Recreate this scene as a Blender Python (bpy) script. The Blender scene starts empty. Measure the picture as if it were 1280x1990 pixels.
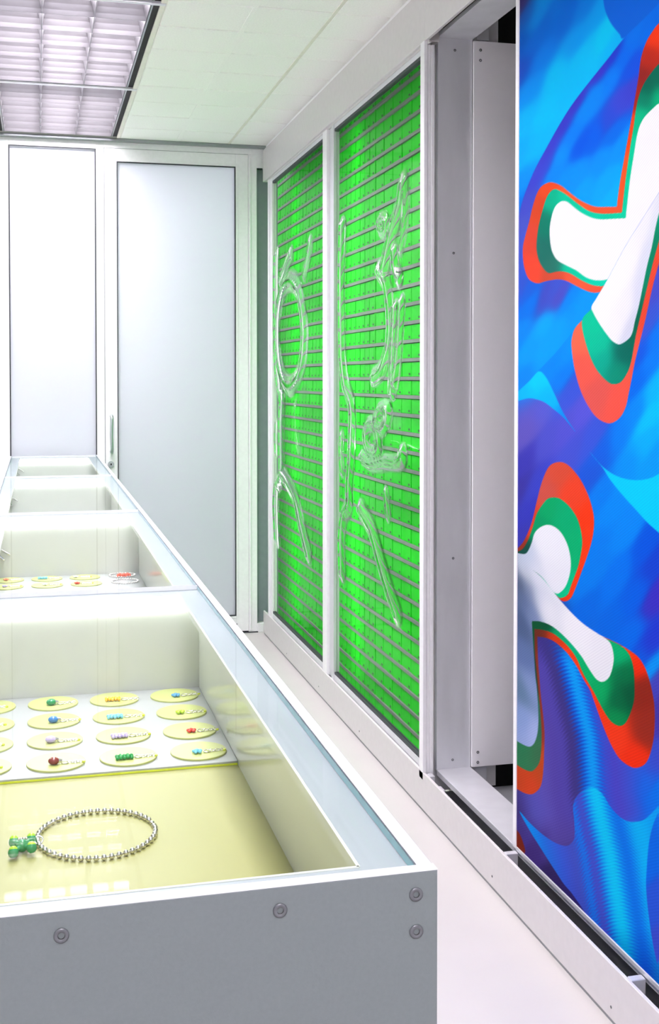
import bpy, bmesh, math, random
import numpy as np
from mathutils import Matrix, Vector

random.seed(7)
rng = np.random.default_rng(7)
S = bpy.context.scene
COL = S.collection

# ------------------------------------------------------------------ camera
FPX, CX, CY, EYE = 2245.0, 640.0, 790.0, 1.40        # focal length and principal point for a 1280x1990 frame
PITCH = math.atan(52 / FPX)
YAW = math.atan((640 - 72) / FPX * math.cos(PITCH))
cam_d = bpy.data.cameras.new('camera')
cam_d.sensor_fit = 'HORIZONTAL'
cam_d.sensor_width = 36.0
cam_d.lens = FPX / 1280 * 36.0
cam_d.shift_y = (CY - 995.0) / 1280.0
cam_d.clip_start = 0.05
cam = bpy.data.objects.new('camera', cam_d)
cam.location = (0, 0, EYE)
cam.rotation_euler = (math.pi / 2 - PITCH, 0, -YAW)
COL.objects.link(cam)
S.camera = cam

# ------------------------------------------------------------------ world, exposure
W = bpy.data.worlds.new('world')
S.world = W
W.use_nodes = True
W.node_tree.nodes['Background'].inputs[0].default_value = (0.8, 0.87, 1.0, 1)
W.node_tree.nodes['Background'].inputs[1].default_value = 0.4
S.view_settings.view_transform = 'Standard'
S.view_settings.look = 'None'
S.view_settings.gamma = 1.0
S.view_settings.use_curve_mapping = False
S.view_settings.exposure = 0.74
S.cycles.max_bounces = 12
S.cycles.transmission_bounces = 6
S.cycles.transparent_max_bounces = 16
S.cycles.glossy_bounces = 5
S.cycles.diffuse_bounces = 7
S.cycles.sample_clamp_indirect = 8.0

FIXTURE_W = 42.0        # each ceiling fixture
CASE_LED = 11.0          # emission of the bars inside the display cases
CABINET_FILL = 4.5      # emission of the added fill bars behind the window posts
PANE_BACKLIGHT_W = 13.0       # added lamp behind the frosted glazing

# ------------------------------------------------------------------ helpers
_fw = np.array([math.sin(YAW) * math.cos(PITCH), math.cos(YAW) * math.cos(PITCH), -math.sin(PITCH)])
_rt = np.array([math.cos(YAW), -math.sin(YAW), 0.0])
_up = np.cross(_rt, _fw)
_C = np.array([0, 0, EYE])

def trace(u, v, X):
    """measured photo point -> (Y, Z) on the wall plane at depth X"""
    d = _fw + _rt * (u - CX) / FPX + _up * (CY - v) / FPX
    p = _C + d * (X / d[0])
    return p[1], p[2]

def untrace(P):
    d = P - _C
    z = d @ _fw
    return CX + FPX * (d @ _rt) / z, CY - FPX * (d @ _up) / z

def tag(o, label=None, cat=None, group=None, kind=None):
    if label: o['label'] = label
    if cat: o['category'] = cat
    if group: o['group'] = group
    if kind: o['kind'] = kind
    return o

def link(o, parent=None):
    COL.objects.link(o)
    if parent is not None:
        o.parent = parent
        # parts keep their world coordinates
        o.matrix_parent_inverse = Matrix.Translation(-parent.location)
    return o

def empty(name, loc=(0, 0, 0)):
    o = bpy.data.objects.new(name, None)
    o.location = loc
    o.empty_display_size = 0.05
    COL.objects.link(o)
    return o

def add(name, verts, faces, mat, parent=None, smooth=False, mats=None, fmat=None):
    me = bpy.data.meshes.new(name)
    me.from_pydata([tuple(map(float, v)) for v in verts], [], faces)
    for m in (mats or [mat]):
        me.materials.append(m)
    if fmat:
        me.polygons.foreach_set('material_index', fmat)
    if smooth:
        me.polygons.foreach_set('use_smooth', [True] * len(me.polygons))
    me.update()
    return link(bpy.data.objects.new(name, me), parent)

def bm_add(name, bm, mat, parent=None, smooth=False):
    me = bpy.data.meshes.new(name)
    bm.to_mesh(me)
    bm.free()
    me.materials.append(mat)
    if smooth:
        me.polygons.foreach_set('use_smooth', [True] * len(me.polygons))
    return link(bpy.data.objects.new(name, me), parent)

BF = [(0, 3, 2, 1), (4, 5, 6, 7), (0, 1, 5, 4), (1, 2, 6, 5), (2, 3, 7, 6), (3, 0, 4, 7)]  # -z +z -y +x +y -x
def bv(x0, x1, y0, y1, z0, z1):
    return [(x0, y0, z0), (x1, y0, z0), (x1, y1, z0), (x0, y1, z0), (x0, y0, z1), (x1, y0, z1), (x1, y1, z1), (x0, y1, z1)]

def bm_box(bm, x0, x1, y0, y1, z0, z1, bevel=0.0, seg=1):
    vs = [bm.verts.new(p) for p in bv(x0, x1, y0, y1, z0, z1)]
    fs = [bm.faces.new([vs[i] for i in f]) for f in BF]
    if bevel > 0:
        es = {e for f in fs for e in f.edges}
        bmesh.ops.bevel(bm, geom=list(es), offset=bevel, segments=seg, affect='EDGES', profile=0.6)

def box(name, x0, x1, y0, y1, z0, z1, mat, parent=None, bevel=0.0, seg=1):
    bm = bmesh.new()
    bm_box(bm, x0, x1, y0, y1, z0, z1, bevel, seg)
    return bm_add(name, bm, mat, parent)

def boxes(name, rects, mat, parent=None, bevel=0.0):
    """several blocks that make up one profile or frame"""
    bm = bmesh.new()
    for r in rects:
        bm_box(bm, *r, bevel)
    return bm_add(name, bm, mat, parent)

def bm_tube(bm, pts, r, n=8, closed=False, cap=True):
    pts = [Vector(p) for p in pts]
    rings = []
    N = len(pts)
    for i, p in enumerate(pts):
        a = pts[(i - 1) % N] if (closed or i > 0) else p
        b = pts[(i + 1) % N] if (closed or i < N - 1) else p
        t = (b - a).normalized()
        ref = Vector((0, 0, 1)) if abs(t.z) < 0.9 else Vector((1, 0, 0))
        s = t.cross(ref).normalized()
        q = s.cross(t).normalized()
        rr = r[i] if isinstance(r, (list, tuple)) else r
        rings.append([bm.verts.new(p + (s * math.cos(k * 2 * math.pi / n) + q * math.sin(k * 2 * math.pi / n)) * rr) for k in range(n)])
    for i in range(N if closed else N - 1):
        A, B = rings[i], rings[(i + 1) % N]
        for k in range(n):
            bm.faces.new((A[k], A[(k + 1) % n], B[(k + 1) % n], B[k]))
    if cap and not closed:
        bm.faces.new(rings[0])
        bm.faces.new(list(reversed(rings[-1])))

def tube(name, pts, r, mat, parent=None, n=8, closed=False):
    bm = bmesh.new()
    bm_tube(bm, pts, r, n, closed)
    bmesh.ops.recalc_face_normals(bm, faces=bm.faces)
    return bm_add(name, bm, mat, parent, smooth=True)

def bm_sphere(bm, c, r, u=14, v=9, scale=(1, 1, 1)):
    m = Matrix.Translation(c) @ Matrix.Diagonal((r * scale[0], r * scale[1], r * scale[2], 1))
    bmesh.ops.create_uvsphere(bm, u_segments=u, v_segments=v, radius=1.0, matrix=m)

def bm_cyl(bm, c, r, h, axis='Z', n=20, r2=None):
    rot = {'Z': Matrix.Identity(4), 'X': Matrix.Rotation(math.pi / 2, 4, 'Y'), 'Y': Matrix.Rotation(math.pi / 2, 4, 'X')}[axis]
    bmesh.ops.create_cone(bm, cap_ends=True, segments=n, radius1=r, radius2=r if r2 is None else r2, depth=h, matrix=Matrix.Translation(c) @ rot)

def crom(pts, n=6, closed=False):
    P = [np.array(p, float) for p in pts]
    N = len(P)
    out = []
    for i in range(N if closed else N - 1):
        p1, p2 = P[i], P[(i + 1) % N]
        p0 = P[i - 1] if (closed or i > 0) else 2 * p1 - p2
        p3 = P[(i + 2) % N] if (closed or i < N - 2) else 2 * p2 - p1
        for k in range(n):
            t = k / n
            out.append(0.5 * ((2 * p1) + (p2 - p0) * t + (2 * p0 - 5 * p1 + 4 * p2 - p3) * t * t + (3 * p1 - p0 - 3 * p2 + p3) * t ** 3))
    if not closed:
        out.append(P[-1])
    return np.array(out)

# ------------------------------------------------------------------ materials
def lin(c):
    c = np.asarray(c, float) / 255.0
    return np.where(c <= 0.04045, c / 12.92, ((c + 0.055) / 1.055) ** 2.4)

def new_mat(name):
    m = bpy.data.materials.new(name)
    m.use_nodes = True
    nt = m.node_tree
    return m, nt, nt.nodes['Principled BSDF']

def mat(name, rgb, rough=0.5, metal=0.0, var=0.03, scale=30.0, bump=0.0, spec=0.5, stretch=(1, 1, 1), emit=0.0):
    """base colour with a little noise variation, noise roughness and fine relief"""
    m, nt, b = new_mat(name)
    c = lin(rgb)
    tc = nt.nodes.new('ShaderNodeTexCoord')
    mp = nt.nodes.new('ShaderNodeMapping')
    mp.inputs['Scale'].default_value = stretch
    nt.links.new(tc.outputs['Object'], mp.inputs['Vector'])
    nz = nt.nodes.new('ShaderNodeTexNoise')
    nz.inputs['Scale'].default_value = scale
    nz.inputs['Detail'].default_value = 4 if bump > 0 or var >= 0.05 else 1
    nt.links.new(mp.outputs[0], nz.inputs['Vector'])
    rp = nt.nodes.new('ShaderNodeValToRGB')
    rp.color_ramp.elements[0].position = 0.3
    rp.color_ramp.elements[1].position = 0.7
    rp.color_ramp.elements[0].color = (*np.clip(c * (1 - var), 0, 1), 1)
    rp.color_ramp.elements[1].color = (*np.clip(c * (1 + var), 0, 1), 1)
    nt.links.new(nz.outputs['Fac'], rp.inputs['Fac'])
    nt.links.new(rp.outputs['Color'], b.inputs['Base Color'])
    b.inputs['Roughness'].default_value = rough
    b.inputs['Metallic'].default_value = metal
    b.inputs['Specular IOR Level'].default_value = spec
    if bump > 0:
        bp = nt.nodes.new('ShaderNodeBump')
        bp.inputs['Strength'].default_value = bump
        bp.inputs['Distance'].default_value = 0.002
        nt.links.new(nz.outputs['Fac'], bp.inputs['Height'])
        nt.links.new(bp.outputs['Normal'], b.inputs['Normal'])
    if emit > 0:
        nt.links.new(rp.outputs['Color'], b.inputs['Emission Color'])
        b.inputs['Emission Strength'].default_value = emit
    return m

def emitter(name, rgb, strength):
    m, nt, b = new_mat(name)
    b.inputs['Base Color'].default_value = (0.9, 0.9, 0.9, 1)
    b.inputs['Emission Color'].default_value = (*lin(rgb), 1)
    b.inputs['Emission Strength'].default_value = strength
    return m

def thin_glass(name, tint=(250, 253, 252), f0=0.05, edge=1.0):
    """flat pane: light passes straight, mirror part grows at grazing angles"""
    m, nt, b = new_mat(name)
    nt.nodes.remove(b)
    out = nt.nodes['Material Output']
    lw = nt.nodes.new('ShaderNodeLayerWeight')
    lw.inputs['Blend'].default_value = 0.5
    pw = nt.nodes.new('ShaderNodeMath'); pw.operation = 'POWER'
    pw.inputs[1].default_value = 5.0
    nt.links.new(lw.outputs['Facing'], pw.inputs[0])
    ml = nt.nodes.new('ShaderNodeMath'); ml.operation = 'MULTIPLY_ADD'
    ml.inputs[1].default_value = edge - f0
    ml.inputs[2].default_value = f0
    nt.links.new(pw.outputs[0], ml.inputs[0])
    tr = nt.nodes.new('ShaderNodeBsdfTransparent')
    tr.inputs['Color'].default_value = (*lin(tint), 1)
    gl = nt.nodes.new('ShaderNodeBsdfGlossy')
    gl.inputs['Roughness'].default_value = 0.02
    mx = nt.nodes.new('ShaderNodeMixShader')
    nt.links.new(ml.outputs[0], mx.inputs[0])
    nt.links.new(tr.outputs[0], mx.inputs[1])
    nt.links.new(gl.outputs[0], mx.inputs[2])
    nt.links.new(mx.outputs[0], out.inputs['Surface'])
    return m

def frosted(name, rgb, share=0.6):
    m, nt, b = new_mat(name)
    out = nt.nodes['Material Output']
    b.inputs['Base Color'].default_value = (*lin(rgb), 1)
    b.inputs['Roughness'].default_value = 0.35
    tl = nt.nodes.new('ShaderNodeBsdfTranslucent')
    tl.inputs['Color'].default_value = (*lin(rgb), 1)
    mx = nt.nodes.new('ShaderNodeMixShader')
    mx.inputs[0].default_value = share
    nt.links.new(b.outputs[0], mx.inputs[1])
    nt.links.new(tl.outputs[0], mx.inputs[2])
    nt.links.new(mx.outputs[0], out.inputs['Surface'])
    return m

def formed_plastic(name, ior=1.3):
    """clear sheet: thin flat areas pass light straight, the thick moulded ridges refract"""
    m = thin_glass(name, (250, 255, 250), 0.015, 0.08)
    nt = m.node_tree
    out = nt.nodes['Material Output']
    flat = out.inputs['Surface'].links[0].from_socket
    g = nt.nodes.new('ShaderNodeBsdfGlass')
    g.inputs['Roughness'].default_value = 0.0
    g.inputs['IOR'].default_value = ior
    at = nt.nodes.new('ShaderNodeAttribute')
    at.attribute_name = 'relief'
    mx = nt.nodes.new('ShaderNodeMixShader')
    nt.links.new(at.outputs['Fac'], mx.inputs[0])
    nt.links.new(flat, mx.inputs[1])
    nt.links.new(g.outputs[0], mx.inputs[2])
    nt.links.new(mx.outputs[0], out.inputs['Surface'])
    return m

M = {}
M['floor'] = mat('poured_floor', (192, 189, 187), 0.35, var=0.015, scale=6)
M['wall'] = mat('white_wall', (245, 245, 246), 0.6, var=0.015, scale=8)
M['tile'] = mat('ceiling_tile', (247, 247, 243), 0.85, var=0.035, scale=160, bump=0.25)
M['slab'] = mat('ceiling_void', (150, 150, 140), 0.8)
M['tbar'] = mat('grid_bar', (228, 226, 214), 0.5)
M['frame'] = mat('powder_coated_frame', (236, 236, 239), 0.38, var=0.02, scale=60)
M['rail'] = mat('satin_rail', (208, 205, 205), 0.33, var=0.02, scale=40)
M['alu'] = mat('satin_aluminium', (218, 220, 225), 0.36, metal=0.25, var=0.05, scale=18, stretch=(1, 1, 0.25))
M['alu_light'] = mat('light_aluminium', (214, 215, 220), 0.34, metal=0.35, var=0.03, scale=18, stretch=(1, 1, 0.25))
M['alu_plate'] = mat('bead_blasted_plate', (102, 111, 113), 0.5, metal=0.2, var=0.03, scale=260, bump=0.15)
M['ledge'] = mat('ledge_aluminium', (164, 168, 175), 0.35, metal=0.15, var=0.04, scale=25, stretch=(1, 0.2, 1))
M['handle'] = mat('handle_aluminium', (176, 186, 186), 0.3, metal=0.7)
M['gasket'] = mat('dark_gasket', (52, 56, 62), 0.6)
M['black'] = mat('black_void', (18, 18, 20), 0.8)
M['charcoal'] = mat('charcoal_channel', (140, 142, 146), 0.6)
M['slate'] = mat('grey_reveal', (122, 128, 138), 0.6, var=0.05)
M['screw'] = mat('screw_steel', (96, 99, 104), 0.4, metal=0.6)
M['back_plate'] = mat('pale_plate', (250, 249, 252), 0.4, var=0.01)
M['slot'] = mat('screw_recess', (34, 34, 38), 0.7)
M['frost'] = frosted('frosted_glass', (240, 242, 248), 0.62)
M['glass'] = thin_glass('case_glass', f0=0.002, edge=0.15)
M['edge'] = mat('glass_edge_green', (120, 168, 176), 0.15, var=0.06, scale=40)
M['formed'] = formed_plastic('formed_clear_plastic', 1.38)
M['chrome'] = mat('polished_silver', (226, 222, 220), 0.16, metal=1.0, var=0.02)
M['lining'] = mat('white_gloss_lining', (206, 207, 200), 0.16, var=0.01)
M['tray_white'] = mat('white_tray', (170, 171, 172), 0.3, var=0.01)
M['tray_yellow'] = mat('pale_yellow_tray', (162, 159, 100), 0.45, var=0.02, scale=5)
M['disc'] = mat('yellow_acrylic_disc', (188, 193, 118), 0.35, var=0.02)
M['disc_edge'] = mat('lime_acrylic_edge', (222, 232, 60), 0.2, var=0.02)
M['louvre'] = mat('louvre_metal', (118, 117, 121), 0.38, metal=0.85, var=0.02)
M['pan'] = mat('fixture_pan', (240, 238, 246), 0.4)
M['grey_trim'] = mat('grey_trim', (150, 155, 158), 0.35, metal=0.6)
M['tube'] = emitter('fluorescent_tube', (250, 248, 255), 4.0)
M['led'] = emitter('led_bar', (252, 254, 255), CASE_LED)
M['cab_fill'] = emitter('cabinet_fill', (250, 255, 250), CABINET_FILL)
M['green'] = mat('green_carton', (0, 212, 4), 0.5, var=0.05, scale=4, spec=0.12)
M['ink'] = mat('dark_green_ink', (16, 84, 30), 0.5)
M['shelf'] = mat('shelf_steel', (128, 129, 130), 0.5, metal=0.1)

def screw_mesh(r=0.0055, axis='Y'):
    """countersunk head with a recessed socket, facing -Y"""
    bm = bmesh.new()
    n = 20
    prof = [(r, 0.0), (r, -0.0006), (r * 0.82, -0.0011), (r * 0.46, -0.0011), (r * 0.40, 0.0009), (0.0001, 0.0012)]
    rings = []
    for rr, yy in prof:
        rings.append([bm.verts.new((rr * math.cos(2 * math.pi * k / n), yy, rr * math.sin(2 * math.pi * k / n))) for k in range(n)])
    for i in range(len(rings) - 1):
        for k in range(n):
            f = bm.faces.new((rings[i][k], rings[i + 1][k], rings[i + 1][(k + 1) % n], rings[i][(k + 1) % n]))
            f.material_index = 1 if i >= 3 else 0
    bmesh.ops.recalc_face_normals(bm, faces=bm.faces)
    me = bpy.data.meshes.new('screw')
    bm.to_mesh(me); bm.free()
    me.materials.append(M['screw']); me.materials.append(M['slot'])
    me.polygons.foreach_set('use_smooth', [True] * len(me.polygons))
    return me
SCREW = screw_mesh()

def screw(parent, loc, rotz=0.0, s=1.0):
    o = bpy.data.objects.new('screw', SCREW)
    o.location = loc
    o.rotation_euler = (0, 0, rotz)
    o.scale = (s, s, s)
    return link(o, parent)

# ------------------------------------------------------------------ room shell
XW = 1.2015       # room face of the header and the base rail
YB = 6.28         # back wall
ZC = 2.685        # ceiling tiles
XL, YF = -1.45, -3.6

tag(add('floor', bv(XL - 0.2, 2.6, YF - 0.2, 8.2, -0.1, 0.0), BF, M['floor']), 'glossy white poured floor of the narrow shop', kind='structure')
tag(box('wall_left', XL - 0.12, XL, YF, YB + 0.2, 0, 2.8, M['wall']), 'plain white side wall opposite the windows', kind='structure')
tag(box('wall_front', XL, 2.6, YF - 0.12, YF, 0, 2.8, M['wall']), 'plain white wall behind the viewer', kind='structure')
tag(box('wall_right', 1.262, 1.40, YF, 1.60, 0, 2.8, M['wall']), 'plain white wall after the printed panel', kind='structure')

ceil = tag(box('ceiling', XL - 0.2, 2.6, YF - 0.2, 8.2, 2.86, 2.92, M['slab']), 'white suspended ceiling of square mineral tiles', kind='structure')
# plain soffit outside the tiled strip; the light bay stays open
BAY0, BAY1 = -0.185, 0.418
def soffit(x0, x1, y0, y1):
    box('soffit', x0, x1, y0, y1, ZC + 0.006, ZC + 0.02, M['slab'] if (x0 > 0.3 and y0 > 2.5) else M['tile'], ceil)
soffit(XL, BAY0, YF, YB)
soffit(BAY0, BAY1, YF, -3.135)
soffit(BAY0, BAY1, 0.45, 1.60)
soffit(BAY1, 1.70, YF, 2.59)
soffit(BAY1, 1.70, 2.59, YB)
# individual tiles, joints recessed
TX = [0.432, 0.738, 1.020, 1.30]
TY = [6.27 - 0.2905 * k for k in range(13)]
tile_me = {}
for i in range(3):
    for j in range(12):
        x0, x1, y1, y0 = TX[i], TX[i + 1], TY[j], TY[j + 1]
        w, d = x1 - x0 - 0.008, y1 - y0 - 0.0065
        key = (i,)
        if key not in tile_me:
            bm = bmesh.new()
            bm_box(bm, -w / 2, w / 2, -d / 2, d / 2, 0, 0.012, 0.0035)
            me = bpy.data.meshes.new('tile'); bm.to_mesh(me); bm.free()
            me.materials.append(M['tile'])
            tile_me[key] = me
        o = bpy.data.objects.new('tile', tile_me[key])
        o.location = ((x0 + x1) / 2, (y0 + y1) / 2, ZC - 0.0035 + random.uniform(-0.0012, 0.0012))
        link(o, ceil)
box('grid_bar', 0.416, 0.434, 2.6, YB, ZC - 0.004, ZC + 0.01, M['tbar'], ceil)
box('grid_bar', 1.010, 1.024, 2.6, YB, ZC - 0.005, ZC + 0.006, M['tbar'], ceil, 0.001)
box('grid_bar', 0.728, 0.747, 2.6, YB, ZC - 0.0045, ZC + 0.006, M['tile'], ceil, 0.001)
for y in (3.99, 5.185):
    box('grid_bar', BAY0 - 0.02, 0.434, y - 0.010, y + 0.010, ZC - 0.008, ZC + 0.012, M['alu_light'], ceil, 0.002)
tag(box('trim_1', XL, 1.262, YB - 0.035, YB + 0.0, ZC - 0.020, ZC - 0.004, M['grey_trim'], None, 0.003), 'thin dark grey wall angle between ceiling and back frames', kind='structure')

# ------------------------------------------------------------------ ceiling fixtures
def blade_mesh(L, axis):
    """parabolic louvre blade: wide at the top, thin at the lower lip"""
    prof = [(0.0012, 0.0), (0.0030, 0.016), (0.0075, 0.038), (0.0135, 0.056)]
    pts = [(-w, z) for w, z in prof] + [(w, z) for w, z in reversed(prof)]
    v, f = [], []
    for e in (-L / 2, L / 2):
        for w, z in pts:
            v.append((e, w, z) if axis == 'X' else (w, e, z))
    n = len(pts)
    for k in range(n):
        f.append((k, (k + 1) % n, n + (k + 1) % n, n + k))
    f += [tuple(range(n - 1, -1, -1)), tuple(range(n, 2 * n))]
    me = bpy.data.meshes.new('louvre_blade')
    me.from_pydata(v, [], f)
    bm = bmesh.new(); bm.from_mesh(me); bmesh.ops.recalc_face_normals(bm, faces=bm.faces); bm.to_mesh(me); bm.free()
    me.materials.append(M['louvre'])
    return me

LX0, LX1 = -0.158, 0.386
def fixture(y0, y1, label, n=6):
    t = empty('ceiling_light', ((LX0 + LX1) / 2, (y0 + y1) / 2, ZC))
    tag(t, label, 'ceiling light', 'recessed louvre lights along the ceiling')
    zt = 2.80
    boxes('housing', [(LX0 - 0.012, LX1 + 0.012, y0, y1, zt, zt + 0.01),
                      (LX0 - 0.008, LX0 - 0.002, y0, y1, ZC - 0.001, zt), (LX1 + 0.002, LX1 + 0.008, y0, y1, ZC - 0.001, zt),
                      (LX0 - 0.008, LX1 + 0.008, y0, y0 + 0.005, ZC, zt), (LX0 - 0.008, LX1 + 0.008, y1 - 0.005, y1, ZC, zt)], M['grey_trim'], t)
    box('shadow_gap', LX1 + 0.008, BAY1, y0, y1, ZC + 0.002, ZC + 0.02, M['black'], t)
    box('shadow_gap', BAY0, LX0 - 0.008, y0, y1, ZC + 0.002, ZC + 0.02, M['black'], t)
    cross, long_ = blade_mesh(LX1 - LX0, 'X'), blade_mesh(y1 - y0 - 0.02, 'Y')
    p = (y1 - y0 - 0.02) / n
    for k in range(n + 1):
        o = bpy.data.objects.new('louvre_blade', cross)
        o.location = ((LX0 + LX1) / 2, y0 + 0.01 + k * p, ZC - 0.001)
        link(o, t)
    for k in range(4):
        o = bpy.data.objects.new('louvre_blade', long_)
        o.location = (LX0 + 0.001 + k * (LX1 - LX0 - 0.002) / 3, (y0 + y1) / 2, ZC - 0.002)
        link(o, t)
    for x in (-0.067, 0.114, 0.295):
        tube('lamp_tube', [(x, y0 + 0.02, 2.762), (x, y1 - 0.02, 2.762)], 0.012, M['tube'], t, 10)
    ld = bpy.data.lights.new('lamp_glow', 'AREA')
    ld.shape = 'RECTANGLE'
    ld.size, ld.size_y = LX1 - LX0 - 0.02, y1 - y0 - 0.04
    ld.energy = FIXTURE_W * (y1 - y0) / 1.19
    ld.color = (1.0, 0.912, 0.972)
    lo = bpy.data.objects.new('lamp_glow', ld)
    lo.location = ((LX0 + LX1) / 2, (y0 + y1) / 2, 2.792)
    link(lo, t)
    return t

fixture(5.195, 6.235, 'farthest louvred ceiling light, directly above the frosted back glazing')
fixture(4.000, 5.175, 'large louvred ceiling light with six rows of cells, next after the farthest')
fixture(2.805, 3.980, 'louvred ceiling light cut off by the upper picture edge')
fixture(1.610, 2.785, 'louvred ceiling light above the nearest display case')
fixture(-0.735, 0.440, 'unseen louvred fill light added above the viewer')  # this and the next two: unseen fixtures added to brighten viewer-facing surfaces
fixture(-1.930, -0.755, 'unseen louvred fill light added behind the viewer')
fixture(-3.125, -1.950, 'unseen louvred fill light added at the rear end of the room')

# ------------------------------------------------------------------ back wall: fixed glazing and door
Z0 = 2.632   # leaf top
def frame_rect(name, x0, x1, z0, z1, w, y0, y1, m, parent, bevel=0.0015):
    return boxes(name, [(x0, x0 + w, y0, y1, z0, z1), (x1 - w, x1, y0, y1, z0, z1),
                        (x0 + w, x1 - w, y0, y1, z1 - w, z1), (x0 + w, x1 - w, y0, y1, z0, z0 + w)], m, parent, bevel)
wb = tag(empty('wall_back', (0.3, YB, 0)), 'white aluminium frame wall closing the end of the room', kind='structure')
yf = YB
# outer frame members round the two openings
boxes('frame', [(XL, -0.139, yf, yf + 0.06, 0, ZC), (-0.139, 0.308, yf, yf + 0.06, 2.627, ZC), (0.308, 0.350, yf, yf + 0.06, 0, ZC),
                (0.350, 1.176, yf, yf + 0.06, Z0 + 0.003, ZC), (1.128, 1.176, yf, yf + 0.06, 0, Z0 + 0.003), (1.176, 1.300, yf, yf + 0.06, 2.565, ZC),
                (-0.139, 0.308, yf, yf + 0.06, 0, 0.10)], M['frame'], wb, 0.001)
box('frame_bead', 1.1315, 1.1425, yf - 0.007, yf, 0.012, Z0 + 0.003, M['frame'], wb, 0.002)
box('door_sill', 0.33, 1.18, yf - 0.004, yf + 0.06, 0, 0.006, M['gasket'], wb)
# dark reveal beside the door
box('reveal', 1.176, 1.30, yf + 0.03, yf + 0.05, 0.055, 2.565, M['slate'], wb)
box('reveal_shadow', 1.176, 1.21, yf + 0.012, yf + 0.03, 2.558, 2.565, M['gasket'], wb)
box('reveal_foot', 1.176, 1.262, yf - 0.002, yf + 0.05, 0, 0.05, M['frame'], wb, 0.002)
w1 = tag(empty('window_1', (0.08, YB, 0)), 'tall fixed frosted glass pane behind the display cases', kind='structure')
frame_rect('gasket', -0.139, 0.309, 0.10, 2.627, 0.006, yf - 0.002, yf + 0.012, M['gasket'], w1, 0)
box('bead', -0.133, 0.303, yf - 0.001, yf + 0.02, 2.617, 2.622, M['grey_trim'], w1)
box('pane', -0.134, 0.304, yf + 0.006, yf + 0.014, 0.105, 2.622, M['frost'], w1)
d1 = tag(empty('door_1', (0.74, YB, 0)), 'white framed frosted glass door with pull handle and lock', kind='structure')
lf = boxes('door_leaf', [(0.354, 0.4165, yf - 0.004, yf + 0.04, 0.012, Z0), (1.0575, 1.127, yf - 0.004, yf + 0.04, 0.012, Z0),
                         (0.4165, 1.0575, yf - 0.004, yf + 0.04, 2.564, Z0), (0.4165, 1.0575, yf - 0.004, yf + 0.04, 0.012, 0.098)], M['frame'], d1, 0.0012)
frame_rect('leaf_bead', 0.403, 1.071, 0.086, 2.577, 0.014, yf - 0.0065, yf + 0.0, M['frame'], d1, 0.001)
frame_rect('gasket', 0.4165, 1.0575, 0.098, 2.564, 0.005, yf - 0.008, yf + 0.012, M['gasket'], d1, 0)
box('pane', 0.421, 1.053, yf + 0.004, yf + 0.012, 0.102, 2.56, M['frost'], d1)
boxes('leaf_gap', [(0.3500, 0.354, yf + 0.002, yf + 0.04, 0.01, Z0 + 0.003), (0.354, 1.131, yf + 0.002, yf + 0.04, Z0, Z0 + 0.003)], M['grey_trim'], d1)
box('vent_slot', 1.020, 1.062, yf - 0.009, yf - 0.004, 0.026, 0.055, M['black'], d1)
hx = 0.384
hpts = crom([(hx, yf - 0.004, 1.205), (hx, yf - 0.03, 1.207), (hx, yf - 0.048, 1.190), (hx - 0.002, yf - 0.050, 1.11), (hx, yf - 0.048, 1.030), (hx, yf - 0.03, 1.014), (hx, yf - 0.004, 1.016)], 6)
hd = tube('handle', hpts, 0.0088, M['handle'], d1, 12)
tag(hd, 'bent aluminium pull handle')
bm = bmesh.new()
bm_cyl(bm, (0.381, yf - 0.008, 0.948), 0.0165, 0.010, 'Y', 28, 0.0165)
bm_cyl(bm, (0.381, yf - 0.015, 0.948), 0.011, 0.006, 'Y', 24)
lk = bm_add('lock', bm, M['handle'], d1)
box('keyhole', 0.3775, 0.3845, yf - 0.0195, yf - 0.017, 0.943, 0.953, M['slot'], lk)
# corridor behind the frosted glazing, with an unseen lamp added to backlight the panes
tag(boxes('wall_corridor', [(XL, 2.6, 7.75, 7.85, 0, 2.9), (XL - 0.1, XL, YB + 0.06, 7.8, 0, 2.9), (1.30, 1.36, YB + 0.66, 7.8, 0, 2.9)], M['wall']), 'white corridor wall behind the frosted glazing', kind='structure')
ld = bpy.data.lights.new('pane_backlight', 'AREA')
ld.shape = 'RECTANGLE'; ld.size, ld.size_y = 2.2, 0.5
ld.energy = PANE_BACKLIGHT_W
ld.color = (0.97, 0.93, 1.0)
lo = bpy.data.objects.new('pane_backlight', ld)
lo.location = (0.3, 6.95, 2.72)
COL.objects.link(lo)

# ------------------------------------------------------------------ right wall: header, base rail, posts
hd_ = tag(empty('trim_2', (XW, 3.0, 2.5)), 'deep white aluminium header running above the sliding windows', kind='structure')
bm = bmesh.new()
bm_box(bm, XW, XW + 0.05, 3.515, 6.235, 2.479, 2.652, 0.0015)
bm_box(bm, XW, XW + 0.012, 1.58, 3.515, 2.479, 2.652, 0.0015)
bm_add('header_beam', bm, M['rail'], hd_)
box('header_lip', XW + 0.010, XW + 0.016, 3.50, 6.17, 2.470, 2.479, M['rail'], hd_)
box('header_cover', XW + 0.02, 2.0, 1.58, 7.0, 2.66, 2.70, M['wall'], hd_)
base = tag(empty('baseboard_right', (XW, 3.0, 0)), 'white aluminium base rail along the foot of the windows', kind='structure')
box('rail_face', XW, XW + 0.009, 1.58, 6.235, 0.010, 0.1295, M['rail'], base, 0.0012)
box('rail_channel', XW + 0.009, 1.60, 1.58, 3.565, 0.0, 0.045, M['charcoal'], base)
box('rail_channel', XW + 0.009, 1.236, 3.565, 6.235, 0.0, 0.12, M['charcoal'], base)
box('rail_plinth', XW + 0.004, XW + 0.009, 1.58, 6.235, 0.0, 0.010, M['grey_trim'], base)
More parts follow.
